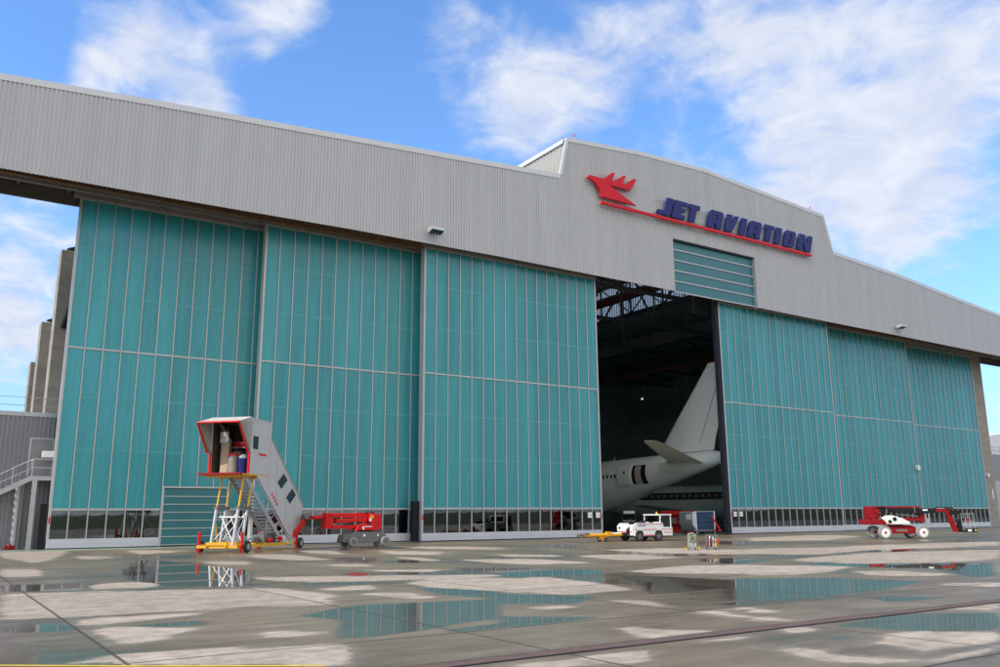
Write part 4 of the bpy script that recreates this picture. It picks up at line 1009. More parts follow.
MB().add([(-.04,-.22,0),(.04,-.22,0),(.04,.22,0),(-.04,.22,0),(.10,-.22,2.0),(.18,-.22,2.0),(.18,.22,2.0),(.10,.22,2.0)],[(0,3,2,1),(4,5,6,7),(0,1,5,4),(1,2,6,5),(2,3,7,6),(3,0,4,7)]).build('board_sheet', WOOD, r)
r = in_stairs('tool_shelf', 'small shelf with red and dark boxes inside the stairs cabin', 'shelf', (1.5, 1.4, 4.17))
b = MB(); b.box(-.35, .35, -.7, .7, .9, .95).box(-.35, .35, -.7, .7, 1.5, 1.55).box(-.35, .35, -.7, .7, .2, .25)
for x in (-.33, .33):
    for y in (-.68, .68): b.box(x-.03, x+.03, y-.03, y+.03, 0, 1.95)
b.build('rack', STEEL, r)
for k, (xx, yy, hh) in enumerate(((-.2, .0, .22), (-.15, .3, .30), (-.2, -.55, .26))): MB().tube((xx, yy, .951), (xx, yy, .951+hh), .07, 10).build('can', (DRED, STEEL, BLK)[k], r)
MB().path([(-.34, -.72, 1.9), (-.45, -.6, 1.3), (-.40, -.7, .7), (-.5, -.5, .25)], .025, 6).build('hose', BLK, r)
MB().box(-.3, .3, -.1, .5, 1.56, 1.85).build('red_box', RED, r); MB().box(-.28, .25, .2, .62, .26, .7).build('dark_box', BLK, r); MB().box(-.28, .3, -.6, .1, .26, .6).build('grey_box', CHAS, r); MB().tube((-.1, -.35, 1.56), (-.1, -.35, 2.0), .12, 10).build('can', STEEL, r); MB().box(-.3, .3, -.55, 0, .96, 1.35).build('dark_box', BLK, r); MB().box(-.3, .3, .1, .6, .96, 1.3).build('board_box', WOOD, r)

# ------------------------------------------------------------------ small red boom lift
l1 = thing('boom_lift', 'small red articulated boom lift with grey wheels beside the passenger stairs', 'boom lift', (23.62, 50.9, 0), 0)
for x in (-1.1, 1.1):
    for y in (-.62, .62): wheel(l1, (x, y, .31), (0, -1 if y < 0 else 1, 0), .31, .26, GTYRE, CHAS, .48)
b = MB()
b.prism([(-1.75, .30), (-1.65, .72), (-1.2, .80), (-.75, .92), (.75, .92), (1.2, .80), (1.3, .45), (1.0, .25), (-1.5, .25)], lambda a, c, d_: (a, d_, c), -.46, .46)
b.build('chassis', CHAS, l1, bevel=.04)
MB().box(-.35, -.2, -.475, -.461, .62, .76, 0).box(.62, .72, -.475, -.461, .64, .76).build('label_plate', PAPER, l1)
MB().tube((0, 0, .92), (0, 0, 1.0), .45, 18).build('slew_ring', BLK, l1)
b = MB().prism([(-.85, 1.0), (.78, 1.0), (.85, 1.1), (.85, 2.0), (.2, 2.0), (.1, 1.45), (-.75, 1.3)], lambda a, c, d_: (a, d_, c), -.55, .55)
tur = b.build('turret', RED, l1, bevel=.03)
b = MB(); b.box(-.45, -.33, -.562, -.551, 1.05, 1.25, 0).box(.0, .15, -.562, -.551, 1.55, 1.75, 0).box(-.3, .2, -.562, -.551, 1.2, 1.25, 0).build('decal', PAPER, tur)
MB().box(.05, .3, -.57, -.551, 1.72, 1.92).build('yellow_decal', YEL, tur)
MB().box(-.15, .1, -.565, -.551, 1.38, 1.52).build('grille', BLK, tur)
MB().bar((-2.75, .05, 1.93), (.6, .05, 1.93), .28, .26).build('upper_boom', RED, l1, bevel=.02)
MB().bar((-2.1, -.2, 1.58), (.0, -.2, 1.66), .2, .22).bar((-2.1, .25, 1.58), (.0, .25, 1.66), .2, .22).build('middle_boom', RED, l1, bevel=.02)
MB().bar((-2.4, -.05, 1.22), (-.2, -.05, 1.22), .3, .22).build('lower_boom', RED, l1, bevel=.02)
MB().prism([(-2.88, 1.12), (-2.50, 1.12), (-2.30, 1.5), (-2.45, 2.07), (-2.82, 2.07)], lambda a, c, d_: (a, d_, c), -.36, .36).build('knuckle', RED, l1, bevel=.02)
MB().bar((-3.85, -.1, 1.80), (-2.7, -.1, 1.80), .2, .24).build('fly_boom', RED, l1, bevel=.02)
MB().tube((-4.05, -.35, 1.85), (-4.05, .35, 1.85), .14, 12).box(-4.2, -3.8, -.2, .2, 1.72, 1.98).build('jib_pivot', CHAS, l1)
MB().bar((-4.1, -.15, 1.8), (-4.95, -.15, .55), .10, .16).bar((-3.95, .1, 1.55), (-4.75, .1, .5), .10, .12).build('jib', RED, l1)
b = MB(); b.box(-6.0, -5.0, -.55, .55, .28, .34)
for z in (.8, 1.35): b.path([(-5.0, -.55, z), (-6.0, -.55, z), (-6.0, .55, z), (-5.0, .55, z), (-5.0, -.55, z)], .02, 6)
for x, y in ((-5, -.55), (-6, -.55), (-6, .55), (-5, .55)): b.tube((x, y, .3), (x, y, 1.35), .02, 6)
b.bar((-5.0, 0, .5), (-4.8, 0, .55), .12).build('basket', STEEL, l1)
MB().path([(.5, -.2, 2.0), (.35, -.2, 2.14), (.1, -.2, 2.12), (-.1, -.18, 2.04)], .035, 8).build('hose_loop', BLK, l1, smooth=True)
MB().path([(-2.5, -.37, 1.9), (-2.9, -.3, 1.75), (-3.4, -.2, 1.70), (-3.9, -.25, 1.9)], .025, 6).build('cable', BLK, l1)
MB().tube((-2.2, .0, 1.35), (-.4, .0, 1.62), .06, 10).build('lift_cylinder', ALU, l1)
MB().box(-.6, .1, -.06, .06, 2.06, 2.09).build('boom_plate', DRED, l1)

# ------------------------------------------------------------------ large boom lift
l2 = thing('boom_lift', 'large dark red boom lift with white wheel discs and a white engine cover', 'boom lift', (57.95, 37.1, 0), math.radians(-33.3))
l2.scale = (.9, .9, .9)
for x in (0, 3.05):
    for y in (0, 2.1): wheel(l2, (x, y, .52), (0, -1 if y == 0 else 1, 0), .52, .36, GTYRE, WHITE, .70, bolt=DRED)
MB().box(.35, 2.7, .32, 1.78, .42, .92).box(-.1, .3, .25, 1.85, .42, .62).box(2.75, 3.15, .25, 1.85, .42, .62).prism([(.3, .92), (2.75, .92), (2.3, 1.08), (.7, 1.08)], lambda a, c, d_: (a, d_, c), .5, 1.6).build('chassis', DRED, l2, bevel=.04)
MB().box(1.1, 2.0, .305, .318, .58, .76).build('marking', CHAS, l2)
MB().tube((1.4, 1.05, 1.05), (1.4, 1.05, 1.2), .6, 20).build('slew_ring', BLK, l2)
MB().prism([(-1.15, 1.12), (.7, 1.12), (.75, 1.52), (-1.1, 1.55), (-1.2, 1.45)], lambda a, c, d_: (a, d_, c), .25, 1.9).build('counterweight', DRED, l2, bevel=.05)
b = MB().prism([(.35, 1.14), (2.15, 1.14), (2.2, 1.3), (1.6, 1.62), (.8, 1.86), (.25, 1.84), (-.12, 1.66), (.25, 1.32)], lambda a, c, d_: (a, d_, c), .10, .24)
hood = b.build('engine_cover', WHITE, l2, bevel=.03)
MB().tube((.95, .07, 1.56), (.95, .099, 1.56), .16, 12).tube((.55, .07, 1.36), (.55, .099, 1.36), .14, 12).build('vent', BLK, hood)
MB().box(.25, .5, .088, .099, 1.18, 1.25).build('decal', YEL, hood)
MB().prism([(.3, 1.14), (2.2, 1.14), (2.2, 1.32), (1.6, 1.6), (.3, 1.7)], lambda a, c, d_: (a, d_, c), 1.7, 1.9).build('engine_cover', WHITE, l2, bevel=.03)
MB().prism([(-.95, 1.56), (-.1, 1.56), (.2, 1.9), (-.1, 2.45), (-.95, 2.52)], lambda a, c, d_: (a, d_, c), .75, 1.4).build('riser', DRED, l2, bevel=.04)
MB().tube((-.6, .5, 1.8), (-.6, .9, 1.8), .28, 16).tube((-.2, .55, 2.2), (-.2, .9, 2.2), .2, 16).build('pivot', DRED, l2, smooth=True)
MB().bar((-.9, 1.25, 2.48), (3.6, 1.25, 2.46), .30, .24).build('upper_boom', DRED, l2, bevel=.02)
MB().bar((-.1, .82, 2.30), (4.6, .82, 2.22), .34, .36).build('main_boom', BLK, l2, bevel=.02)
MB().box(3.55, 3.95, .63, .648, 2.2, 2.32).build('marking', PAPER, l2)
MB().bar((4.6, .82, 2.24), (5.6, .82, 2.20), .24, .26).build('fly_boom', DRED, l2, bevel=.02)
MB().bar((1.0, 1.0, 1.55), (3.7, 1.0, 1.52), .3, .26).box(3.4, 3.75, .8, 1.35, 1.3, 2.35).build('lower_boom', DRED, l2, bevel=.02)
MB().tube((1.5, 1.0, 1.95), (3.3, 1.0, 1.75), .06, 10).build('lift_cylinder', ALU, l2)
MB().path([(-.4, .6, 2.4), (.3, .58, 2.55), (1.4, .62, 2.1), (2.4, .60, 2.02), (3.4, .62, 2.02), (4.4, .66, 2.04)], .035, 8).build('hose_run', BLK, l2, smooth=True)
MB().path([(4.5, .66, 2.42), (5.1, .64, 2.5), (5.6, .62, 2.42), (6.0, .6, 2.1)], .035, 8).build('hose_loop', BLK, l2, smooth=True)
for x in (.6, 2.9): MB().bar((x, .8, 2.02), (x, .8, 2.50), .40, .07).build('boom_clamp', CHAS, l2)
MB().prism([(5.35, 2.36), (5.75, 2.36), (6.35, .55), (6.0, .50)], lambda a, c, d_: (a, d_, c), .68, .95).build('jib', DRED, l2, bevel=.02)
b = MB().box(5.7, 6.5, .6, 1.1, 1.85, 2.2)
b.path([(6.2, .7, 1.9), (6.45, .7, 1.5), (6.3, .7, 1.2), (6.6, .7, .9)], .06, 8).path([(5.4, .7, 2.4), (5.9, .7, 2.45), (6.3, .7, 2.2)], .05, 8)
b.box(6.35, 6.65, .7, 1.0, .6, 1.5).build('jib_head', BLK, l2, bevel=.02)
b = MB()
for z in (1.35, 1.95): b.path([(6.6, .0, z), (7.3, .0, z), (7.3, 1.9, z), (6.6, 1.9, z), (6.6, 0, z)], .022, 6)
for x, y in ((6.6, 0), (7.3, 0), (7.3, 1.9), (6.6, 1.9), (6.95, 0), (6.95, 1.9), (7.3, .95)): b.tube((x, y, .6), (x, y, 1.95), .022, 6)
b.build('basket_rail', STEEL, l2)
MB().box(6.55, 7.35, -.05, 1.95, .50, .62, 0).box(6.5, 7.4, -.09, -.051, .48, .78, 0).build('basket_floor', BLK, l2)
MB().box(6.65, 6.95, -.105, -.091, .56, .72, 0).box(7.2, 7.35, -.105, -.091, .58, .70, 1).build('warning_plate', [PAPER, YEL], l2)
MB().box(7.05, 7.28, .6, 1.3, 1.3, 1.55).build('control_box', DRED, l2)

# ------------------------------------------------------------------ tow tractor
tt = thing('tow_tractor', 'white aircraft tow tractor with a cab at its right end', 'tractor', (41.9, 46.1, 0), math.radians(-8))
tt.scale = (.97, .97, .97)
side = lambda a, c, d_: (a, d_, c)
b = MB()
b.prism([(.02, .42), (.14, .40), (.14, 1.20), (.0, 1.10)], side, .05, 2.05)
b.prism([(.14, .36), (.24, .36), (.30, .62), (.44, .76), (.82, .76), (.96, .62), (1.02, .36), (1.93, .36), (1.99, .62), (2.13, .76), (2.51, .76), (2.65, .62), (2.70, .36), (3.52, .36), (3.56, .55), (3.56, .98), (2.75, .98), (2.72, 1.30), (.30, 1.30), (.14, 1.20)], side, 0, .12)
b.prism([(.14, .36), (.24, .36), (.30, .62), (.44, .76), (.82, .76), (.96, .62), (1.02, .36), (1.93, .36), (1.99, .62), (2.13, .76), (2.51, .76), (2.65, .62), (2.70, .36), (3.52, .36), (3.56, .55), (3.56, .98), (2.75, .98), (2.72, 1.30), (.30, 1.30), (.14, 1.20)], side, 1.98, 2.10)
b.box(.15, 3.5, .125, 1.975, .80, 1.18).box(3.45, 3.555, .125, 1.975, .40, .97)
body = b.build('body', WHITE, tt, bevel=.025)
MB().box(.3, 3.4, .2, 1.9, .30, .78).build('chassis', BLK, tt)
b = MB()
for xa, xb in ((.16, .42), (.85, 2.1), (2.56, 3.5)): b.box(xa, xb, -.012, -.002, .82, .86)
b.box(1.05, 1.9, -.012, -.002, .40, .46).box(-.01, .012, .1, 2.0, .66, .71).box(.35, 2.68, -.012, -.002, 1.22, 1.26).box(2.75, 3.5, -.012, -.002, .60, .64)
b.build('red_stripe', RED, body)
MB().box(.5, 1.15, -.013, -.002, 1.08, 1.16).build('blue_marking', mat('marking_blue', (.12, .16, .4), .5), body)
MB().box(.10, .2, 1.5, 1.8, .95, 1.05).tube((-.03, .45, .95), (.02, .45, .95), .09, 12).tube((-.03, 1.7, .95), (.02, 1.7, .95), .09, 12).build('headlight', DGL, body)
cab = MB()
for x in (2.50, 3.44):
    for y in (.06, 2.04): cab.bar((x, y, .98 if x > 3 else 1.3), (x+(.03 if x < 3 else -.02), y, 1.84), .09, .09)
cab.box(2.42, 3.54, .0, 2.10, 1.84, 1.93).box(2.46, 2.54, .1, 2.0, 1.30, 1.36)
cb = cab.build('cab', WHITE, tt, bevel=.02)
for y in (.04, 2.04): MB().box(2.60, 3.38, y, y+.02, 1.02, 1.82).build('side_window', DGL, cb)
MB().box(2.49, 2.51, .12, 1.98, 1.36, 1.83).build('windscreen', GLASS, cb)
MB().box(3.47, 3.49, .12, 1.98, 1.0, 1.82).build('rear_window', GLASS, cb)
MB().box(2.95, 3.35, .4, .9, 1.19, 1.7).build('seat', BLK, cb, bevel=.03)
MB().tube((2.75, .65, 1.2), (2.62, .65, 1.56), .03).tube((2.6, .65, 1.53), (2.64, .65, 1.58), .18, 14).build('steering_wheel', BLK, cb)
MB().tube((2.9, 1.0, 1.93), (2.9, 1.0, 2.09), .07, 12).build('beacon', ORG, cb)
for x, y, h in ((.5, .5, .12), (.8, 1.3, .16), (1.2, .7, .12), (1.0, .32, .13), (1.6, .9, .14), (2.0, .5, .10), (1.9, 1.5, .2)): MB().box(x-.12, x+.12, y-.12, y+.12, 1.181, 1.30+h).build('deck_gear', BLK, tt)
MB().path([(.35, 1.0, 1.2), (.55, 1.0, 1.62), (.5, 1.2, 1.3)], .03).build('hose', BLK, tt)
for x in (.63, 2.32):
    for y in (.13, 1.97): wheel(tt, (x, y, .36), (0, -1 if y < 1 else 1, 0), .36, .25, TYRE, CHAS, .5)
MB().box(-.12, .02, .8, 1.3, .34, .62).box(-.06, .02, .4, .75, .45, .9).build('hitch', BLK, tt)
MB().box(.16, 3.4, -.008, -.001, .36, .39).build('lower_trim', CHAS, tt)
for x in (2.46,): MB().bar((x, .02, 1.55), (x-.05, -.22, 1.60), .03).box(x-.08, x, -.30, -.20, 1.46, 1.68).build('mirror', BLK, tt)
MB().box(3.56, 3.59, .3, 1.8, .45, .60).build('rear_bumper', BLK, tt)
tb = thing('tow_bar', 'orange towbar on two small wheels hitched to the white tractor', 'towbar', (41.75, 47.05, 0), math.radians(-8))
MB().tube((-3.15, 0, .44), (-.2, 0, .46), .12, 14).box(-1.35, -.95, -.14, .14, .40, .68).bar((-.2, 0, .46), (.0, 0, .46), .1).build('bar', ORG, tb, smooth=False)
MB().tube((-3.5, -.2, .44), (-3.5, .2, .44), .16, 12).bar((-3.55, 0, .44), (-3.1, 0, .44), .22, .2).box(-3.1, -2.8, -.15, .15, .50, .62).build('tow_head', CHAS, tb)
MB().box(-1.9, -1.3, -.06, .06, .22, .38).bar((-1.7, -.35, .16), (-1.7, .35, .16), .06).build('axle', ORG, tb)
for y in (-.42, .42): wheel(tb, (-1.65, y, .16), (0, -1 if y < 0 else 1, 0), .16, .12, TYRE, CHAS, .5)
MB().tube((-.95, 0, .56), (-.3, 0, .56), .06, 10).build('damper', PAPER, tb)

# ------------------------------------------------------------------ airliner in the opening
AX = 67.0
jet = thing('airliner', 'white airliner parked tail first in the dark hangar opening', 'aircraft', (AX, 90, 0))
RINGS = [(58.55,7.5,.22,.22),(59.2,7.52,.42,.42),(60,7.53,.58,.6),(61.5,7.4,.85,.88),(63.1,7.2,1.10,1.05),(66,6.82,1.52,1.42),(69.9,6.32,1.98,1.88),(74,5.65,2.42,2.50),(78.4,5.15,2.75,2.88),(82,5.0,2.85,2.95),(90,5.0,2.85,2.95),(112,5.0,2.85,2.95),(116,4.8,2.5,2.55),(119,4.5,1.7,1.7),(120.8,4.3,.6,.6),(121.1,4.25,.15,.15)]
def fus(y):
    for a, b_ in zip(RINGS, RINGS[1:]):
        if a[0] <= y <= b_[0]:
            t_ = (y-a[0])/(b_[0]-a[0]); return [p+(q-p)*t_ for p, q in zip(a, b_)]
def fx(y, z, off=0.0):
    _, c, rx, rz = fus(y); q = max(-1, min(1, (z-c)/rz)); return AX-(rx+off)*math.sqrt(1-q*q)
NS = 96
MB().loft([[(AX+rx*math.cos(2*PI*i/NS), y, c+rz*math.sin(2*PI*i/NS)) for i in range(NS)] for y, c, rx, rz in RINGS]).build('fuselage', JET, jet, smooth=True, world=True)
def foil(le, te, th, n=10):
    """closed aerofoil ring between leading and trailing edge points, th = half thickness vector"""
    le = Vector(le); te = Vector(te); th = Vector(th); up_, lo_ = [], []
    for i in range(n+1):
        t_ = i/n; tt_ = t_*t_*(3-2*t_) if 0 else (1-math.cos(PI*t_))/2
        h = 2.6*(.2969*math.sqrt(tt_)-.126*tt_-.3516*tt_**2+.2843*tt_**3-.1036*tt_**4)*1.9
        p = le.lerp(te, tt_); up_.append(p+th*h); lo_.append(p-th*h)
    return up_ + lo_[-2:0:-1]
MB().loft([foil((AX,68.9,8.3),(AX,61.0,8.3),(.42,0,0)), foil((AX,68.2,9.3),(AX,60.75,9.3),(.40,0,0)), foil((AX,66.3,11.5),(AX,59.95,11.5),(.36,0,0)), foil((AX,61.5,16.9),(AX,58.35,16.9),(.20,0,0)), foil((AX,61.15,17.3),(AX,58.25,17.3),(.14,0,0))]).build('tail_fin', JET, jet, smooth=True, world=True)
for s in (-1, 1):
    MB().bar((AX+s*.235, 62.75, 9.0), (AX+s*.135, 59.10, 16.8), .03, .05).build('rudder_gap', mat('joint_grey', (.42, .44, .42), .5), jet, world=True)
for s in (-1, 1):
    nm = 'tailplane'
    MB().loft([foil((AX+s*.9,67.0,7.45),(AX+s*.9,61.6,6.95),(0,0,.30)), foil((AX+s*1.6,66.3,7.5),(AX+s*1.6,61.2,7.0),(0,0,.28)), foil((AX+s*9.4,61.3,8.72),(AX+s*9.4,58.95,8.55),(0,0,.11)), foil((AX+s*10.0,60.6,8.8),(AX+s*10.0,59.0,8.68),(0,0,.04))]).build(nm, JETU, jet, smooth=True, world=True)
    MB().loft([foil((AX+s*2.6,97,3.6),(AX+s*2.6,86.5,3.3),(0,0,.6)), foil((AX+s*14,89.5,4.5),(AX+s*14,84.0,4.4),(0,0,.3)), foil((AX+s*27.5,81.0,5.6),(AX+s*27.5,78.6,5.5),(0,0,.1))]).build('wing', JET, jet, smooth=True, world=True)
    MB().tube((AX+s*3.0, 91, 1.2), (AX+s*3.0, 91, 3.2), .2, 10).tube((AX+s*3.0-.5, 90.3, .65), (AX+s*3.0+.5, 90.3, .65), .65, 18).tube((AX+s*3.0-.5, 91.7, .65), (AX+s*3.0+.5, 91.7, .65), .65, 18).build('landing_gear', CHAS, jet, world=True)
MB().tube((AX, 114, .6), (AX, 114, 3), .15, 10).tube((AX-.3, 114, .5), (AX+.3, 114, .5), .5, 16).build('landing_gear', CHAS, jet, world=True)
MB().add([(AX-1.8, 67.5, 7.3), (AX-1.9, 66.3, 7.25), (AX-1.75, 63.2, 6.6), (AX-1.65, 64.4, 6.2), (AX-1.9, 66.5, 6.4)], [(0, 1, 2, 3, 4)]).build('tailplane_root_panel', JETU, jet, world=True)
for k, y in enumerate((66.0, 69.0, 73.2, 78.4, 84.0, 90.0)):
    _, c_, rx_, rz_ = fus(y)
    MB().loft([[(AX+(rx_+.006)*math.cos(2*PI*i/96), yy, c_+(rz_+.006)*math.sin(2*PI*i/96)) for i in range(96)] for yy in (y-.012, y+.012)], cap=False).build('skin_joint', mat('joint_grey', (.42, .44, .42), .5), jet, smooth=True, world=True)
def patch(y0, y1, z0, z1, off, n=16):
    b = MB(); vs_ = []
    for i in range(n+1):
        z = z0+(z1-z0)*i/n
        for y in (y0, y1): vs_.append((fx(y, z, off), y, z))
    return b.add(vs_, [(2*i, 2*i+1, 2*i+3, 2*i+2) for i in range(n)])
dw = patch(69.25, 71.2, 5.15, 7.2, .03).build('doorway', BLK, jet, world=True)
b = patch(69.9, 70.75, 5.2, 7.1, .045); b.build('door_lining', mat('door_lining_cream', (.42, .37, .30), .7), dw)
b = MB(); q = 6; vs_ = []
for i in range(q+1):
    z = 5.1+2.15*i/q
    for y, o_ in ((71.15, .42), (73.1, .30), (71.15, .30), (73.1, .18)): vs_.append((fx(y, z, o_), y, z))
fs_ = []
for i in range(q):
    o0, o1 = 4*i, 4*i+4
    fs_ += [(o0, o0+1, o1+1, o1), (o0+2, o1+2, o1+3, o0+3), (o0, o1, o1+2, o0+2), (o0+1, o0+3, o1+3, o1+1)]
cd = b.add(vs_, fs_).add([], []).build('cabin_door', JET, jet, smooth=True, world=True)
patch(71.9, 72.15, 6.3, 6.6, .375, 2).build('door_window', DGL, cd)
for k in range(24):
    y = 73.55+k*.62; patch(y, y+.27, 5.92, 6.3, .02, 4).build('window', DGL, jet, world=True)
MB().tube((AX, 76.5, 7.9), (AX, 76.3, 8.5), .06, 8, r2=.02).build('antenna', JET, jet, world=True)

# second, darker aircraft farther back
ax = Vector((.375, -.928, 0)).normalized(); sd = Vector((ax.y, -ax.x, 0)); pc = Vector((82.2, 78.4, 0))
j2 = thing('business_jet', 'jet with a dark window band parked behind the containers in the hangar', 'aircraft', pc, math.atan2(ax.y, ax.x))
b = MB(); st_ = [(-16, .4, 3.9), (-13, 1.2, 3.7), (-10, 1.85, 3.55), (-6, 1.95, 3.5), (10, 1.95, 3.5), (13, 1.6, 3.4), (15.5, .9, 3.1), (17, .15, 2.8)]
b.loft([[(x, r_*math.cos(2*PI*i/28), c+r_*math.sin(2*PI*i/28)) for i in range(28)] for x, r_, c in st_])
b.build('fuselage', JET, j2, smooth=True)
band = MB(); vs_ = []
for x in (-12.5, -10, -6, 10, 13):
    r_ = lerp([(a, r2_) for a, r2_, _ in st_], x)+.012; c = lerp([(a, c_) for a, _, c_ in st_], x)
    for sgn in (0,):
        for t_ in (.10, .25, .42, .58): vs_.append((x, -r_*math.cos(t_), c+r_*math.sin(t_)))
n4 = 4
band.add(vs_, [(k*n4+i, k*n4+i+1, (k+1)*n4+i+1, (k+1)*n4+i) for k in range(4) for i in range(3)])
band.build('window_band', mat('band_navy', (.02, .022, .028), .4), j2, smooth=True)
for k in range(17):
    x = -7+k*.85; b = MB(); r_ = 1.975
    b.add([(x+dx, -r_*math.cos(t_), 3.5+r_*math.sin(t_)) for dx, t_ in ((0, .26), (.36, .26), (.36, .42), (0, .42))], [(0, 1, 2, 3)]).build('window', mat('pane_pale', (.26, .28, .27), .3), j2)
MB().loft([foil((2.0,-1.4,2.0),(-1.6,-1.4,1.9),(0,0,.25)), foil((-1.5,-13,3.0),(-3.2,-13,2.95),(0,0,.08))]).build('wing', JET, j2, smooth=True)
MB().loft([foil((2.0,1.4,2.0),(-1.6,1.4,1.9),(0,0,.25)), foil((-1.5,13,3.0),(-3.2,13,2.95),(0,0,.08))]).build('wing', JET, j2, smooth=True)
for y in (-2.4, 2.4): MB().tube((0, y, .5), (0, y, 2), .12, 8).tube((0, y-.25, .5), (0, y+.25, .5), .5, 14).build('landing_gear', CHAS, j2)
MB().tube((12, 0, .4), (12, 0, 2), .1, 8).tube((12, -.2, .4), (12, .2, .4), .4, 14).build('landing_gear', CHAS, j2)
MB().loft([foil((-10,0,5.2),(-15,0,4.2),(.2,0,0)), foil((-14,0,9.5),(-17,0,9.5),(.1,0,0))]).build('tail_fin', JET, j2, smooth=True)

# ------------------------------------------------------------------ things standing in the doorway
dl = thing('container_dolly', 'low dark dolly with a raised red drawbar carrying the container', 'dolly', (62.35, 59.1, 0), math.radians(-12))
MB().box(-1.5, 1.3, -1.25, 1.25, .28, .40).build('deck', CHAS, dl)
for x in (-1.1, .9):
    for y in (-1.0, 1.0): wheel(dl, (x, y, .16), (0, -1 if y < 0 else 1, 0), .16, .14)
MB().bar((.35, -1.5, 1.65), (.95, -1.85, .42), .16, .13).box(.8, 1.05, -1.9, -1.25, .3, .42).build('drawbar', RED, dl)
uc = thing('cargo_container', 'aluminium cargo container with a blue cover standing in the doorway', 'container', (62.35, 59.1, .41), math.radians(-12))
MB().prism([(-1.2, .0), (.92, .0), (.92, 1.72), (-1.2, 1.72), (-1.55, 1.6), (-1.55, .55)], side, -1.1, 1.1).build('shell', ALU, uc, bevel=.03)
MB().box(-1.12, .86, -1.13, -1.102, .04, 1.68).box(.922, .95, -1.05, 1.05, .05, 1.68).build('cover', BLUE, uc)
b = MB()
for k in range(6): b.box(-1.05+k*.36, -1.03+k*.36, -1.14, -1.131, .05, 1.67)
for z in (.45, .88, 1.3): b.box(-1.11, .85, -1.145, -1.131, z, z+.03)
b.build('strap', mat('strap_grey', (.10, .12, .18), .6), uc)
MB().box(-1.58, -1.552, -.9, -.1, .95, 1.45).build('placard', PAPER, uc)
MB().box(-1.21, -1.13, -1.15, -1.1, .0, 1.74).box(.84, .94, -1.15, -1.1, .0, 1.74).build('post', WHITE, uc)
rc = thing('red_cabinet', 'red open storage cabinet standing behind the blue covered container', 'cabinet', (66.5, 66.0, 0), math.radians(-35))
MB().box(-1.9, 1.9, -.5, .6, .0, .12).box(-1.9, 1.9, -.5, .6, 1.85, 2.25).box(-1.9, -1.45, -.5, .6, .12, 1.85).box(1.6, 1.9, -.5, .6, .12, 1.85).box(-1.45, 1.6, .5, .6, .12, 1.85).build('case', RED, rc)
MB().box(-1.44, 1.59, -.4, .49, .9, .95).build('shelf', CHAS, rc)
MB().box(-1.2, -.3, -.3, .4, .951, 1.5).box(.2, 1.2, -.3, .4, .13, .7).build('crate', CHAS, rc)
wp = thing('work_platform', 'dark mobile work platform frame behind the tow tractor', 'work platform', (54.6, 60.5, 0), math.radians(-40))
b = MB()
for x in (-.6, .6):
    for y in (-.5, .5): b.box(x-.04, x+.04, y-.04, y+.04, .12, 2.3)
for z in (.2, 1.25, 2.26): b.box(-.6, .6, -.54, -.46, z-.03, z+.03).box(-.6, .6, .46, .54, z-.03, z+.03).box(-.64, -.56, -.5, .5, z-.03, z+.03).box(.56, .64, -.5, .5, z-.03, z+.03)
b.bar((-.6, -.5, .2), (.6, -.5, 1.25), .05).bar((.6, -.5, .2), (-.6, -.5, 1.25), .05)
b.build('frame', BLK, wp); MB().box(-.55, .55, -.45, .45, 1.28, 1.34).box(-.5, .5, -.55, -.541, 1.95, 2.2).build('deck', STEEL, wp)
for x in (-.6, .6):
    for y in (-.5, .5): wheel(wp, (x, y, .08), (0, 1, 0), .08, .06)

# small equipment on the apron
ht = thing('hose_trolley', 'pale green hose trolley standing on the apron before the opening', 'trolley', (34.0, 32.8, 0), math.radians(-40))
b = MB()
for y in (-.14, .14): b.path([(-.22, y, .12), (-.20, y, .82), (.02, y, .86), (.14, y, .78), (.16, y, .12)], .03, 8)
b.box(-.25, .22, -.18, .18, .12, .17).box(-.22, .16, -.03, .03, .45, .5)
b.build('frame', GREEN, ht)
for rr, yy in ((.15, -.19), (.12, -.21), (.14, .0)):
    MB().path([(-.02+rr*math.cos(a*PI/8), yy, .58+rr*1.2*math.sin(a*PI/8)) for a in range(17)], .022, 6).build('hose', mat('hose_green', (.20, .26, .13), .6), ht)
MB().box(-.2, .0, -.12, .12, .18, .40).tube((.1, -.1, .18), (.1, -.1, .38), .07, 10).build('valve_box', STEEL, ht)
MB().box(-.40, -.28, -.08, .08, .03, .11).build('connector', YEL, ht)
MB().box(.24, .36, -.1, .1, .03, .16).build('connector', YEL, ht)
for x in (-.2, .16):
    for y in (-.2, .2): wheel(ht, (x, y, .07), (0, -1 if y < 0 else 1, 0), .07, .05)
gt = thing('tool_trolley', 'small dark trolley loaded with coloured bottles on the apron', 'trolley', (35.0, 32.4, 0), math.radians(-40))
b = MB().box(-.3, .3, -.22, .22, .10, .15)
for x in (-.28, .28):
    for y in (-.2, .2): b.box(x-.02, x+.02, y-.02, y+.02, .10, .78)
for z in (.45, .76): b.box(-.28, .28, -.215, -.185, z-.015, z+.015).box(-.28, .28, .185, .215, z-.015, z+.015)
b.build('frame', CHAS, gt)
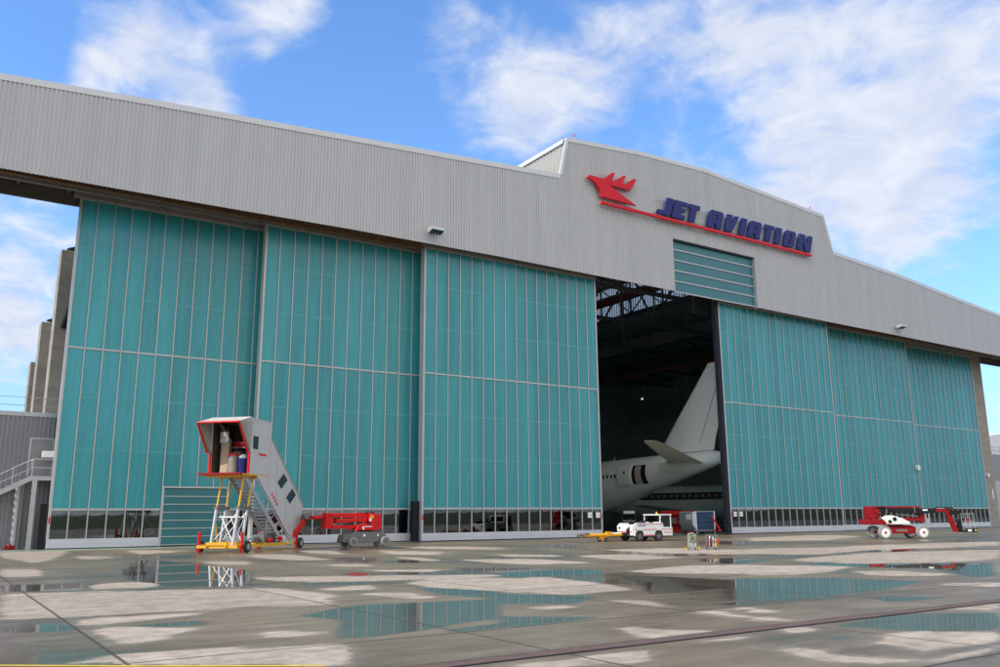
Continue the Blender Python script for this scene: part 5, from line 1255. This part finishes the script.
cols_ = [RED, BLUE, STEEL, YEL, BLK, PAPER]
for k in range(8):
    x = -.2+(k % 4)*.13; y = -.11+(k//4)*.2
    MB().tube((x, y, .151), (x, y, .50+.05*(k % 3)), .055, 10).tube((x, y, .50+.05*(k % 3)), (x, y, .60+.05*(k % 3)), .055, 10, r2=.02).build('bottle', cols_[k % 6], gt, smooth=True)
MB().box(.30, .36, -.1, .12, .3, .55).build('red_case', RED, gt)
for x in (-.24, .24):
    for y in (-.2, .2): wheel(gt, (x, y, .05), (0, -1 if y < 0 else 1, 0), .05, .04)

# paper notices stuck behind the glass
for lab, x, y in (('white four-sheet notice on second pane from the opening, left leaf', 47.05, 56.99), ('white four-sheet notice on the last pane left of the opening', 47.93, 56.99),
                  ('white four-sheet notice on the first pane right of the opening', 65.0, 56.99), ('white four-sheet notice on the second pane right of the opening', 65.85, 56.99)):
    b = MB()
    for dx in (-.225, .01):
        for dz in (-.225, .01): b.box(x+dx, x+dx+.215, y-.006, y+.006, 1.85+dz, 1.85+dz+.215)
    o = b.build('paper_notice', PAPER); tag(o, lab, 'notice', 'paper notices on the door glass')

# far buildings at the right edge
db = thing('distant_building', 'far grey building with a curved white roof beyond the right pylon', 'building', (190, 95, 0))
MB().box(158, 240, 81, 130, 0, 12.3).build('wall', ANX, db, world=True)
b = MB(); n = 14
arc = [(158+82*i/n, 12.9+5.5*math.sin(PI*(.12+.76*i/n))) for i in range(n+1)]
b.prism([(158, 12.35)]+arc+[(240, 12.35)], lambda a, c, d_: (a, d_, c), 82.5, 130)
b.build('roof', ROOFW, db, world=True)
b = MB()
for z in (13.0, 13.7): b.tube((158, 81.4, z), (240, 81.4, z), .06, 6)
for k in range(20): b.tube((158+k*4, 81.4, 12.3), (158+k*4, 81.4, 13.7), .05, 6)
b.build('railing', STEEL, db, world=True)
b = MB()
for k in range(6): b.box(162+k*13, 172+k*13, 80.9, 80.99, .2, 7.5)
b.build('roller_door', STEEL, db, world=True)
print('objects', len(bpy.data.objects))
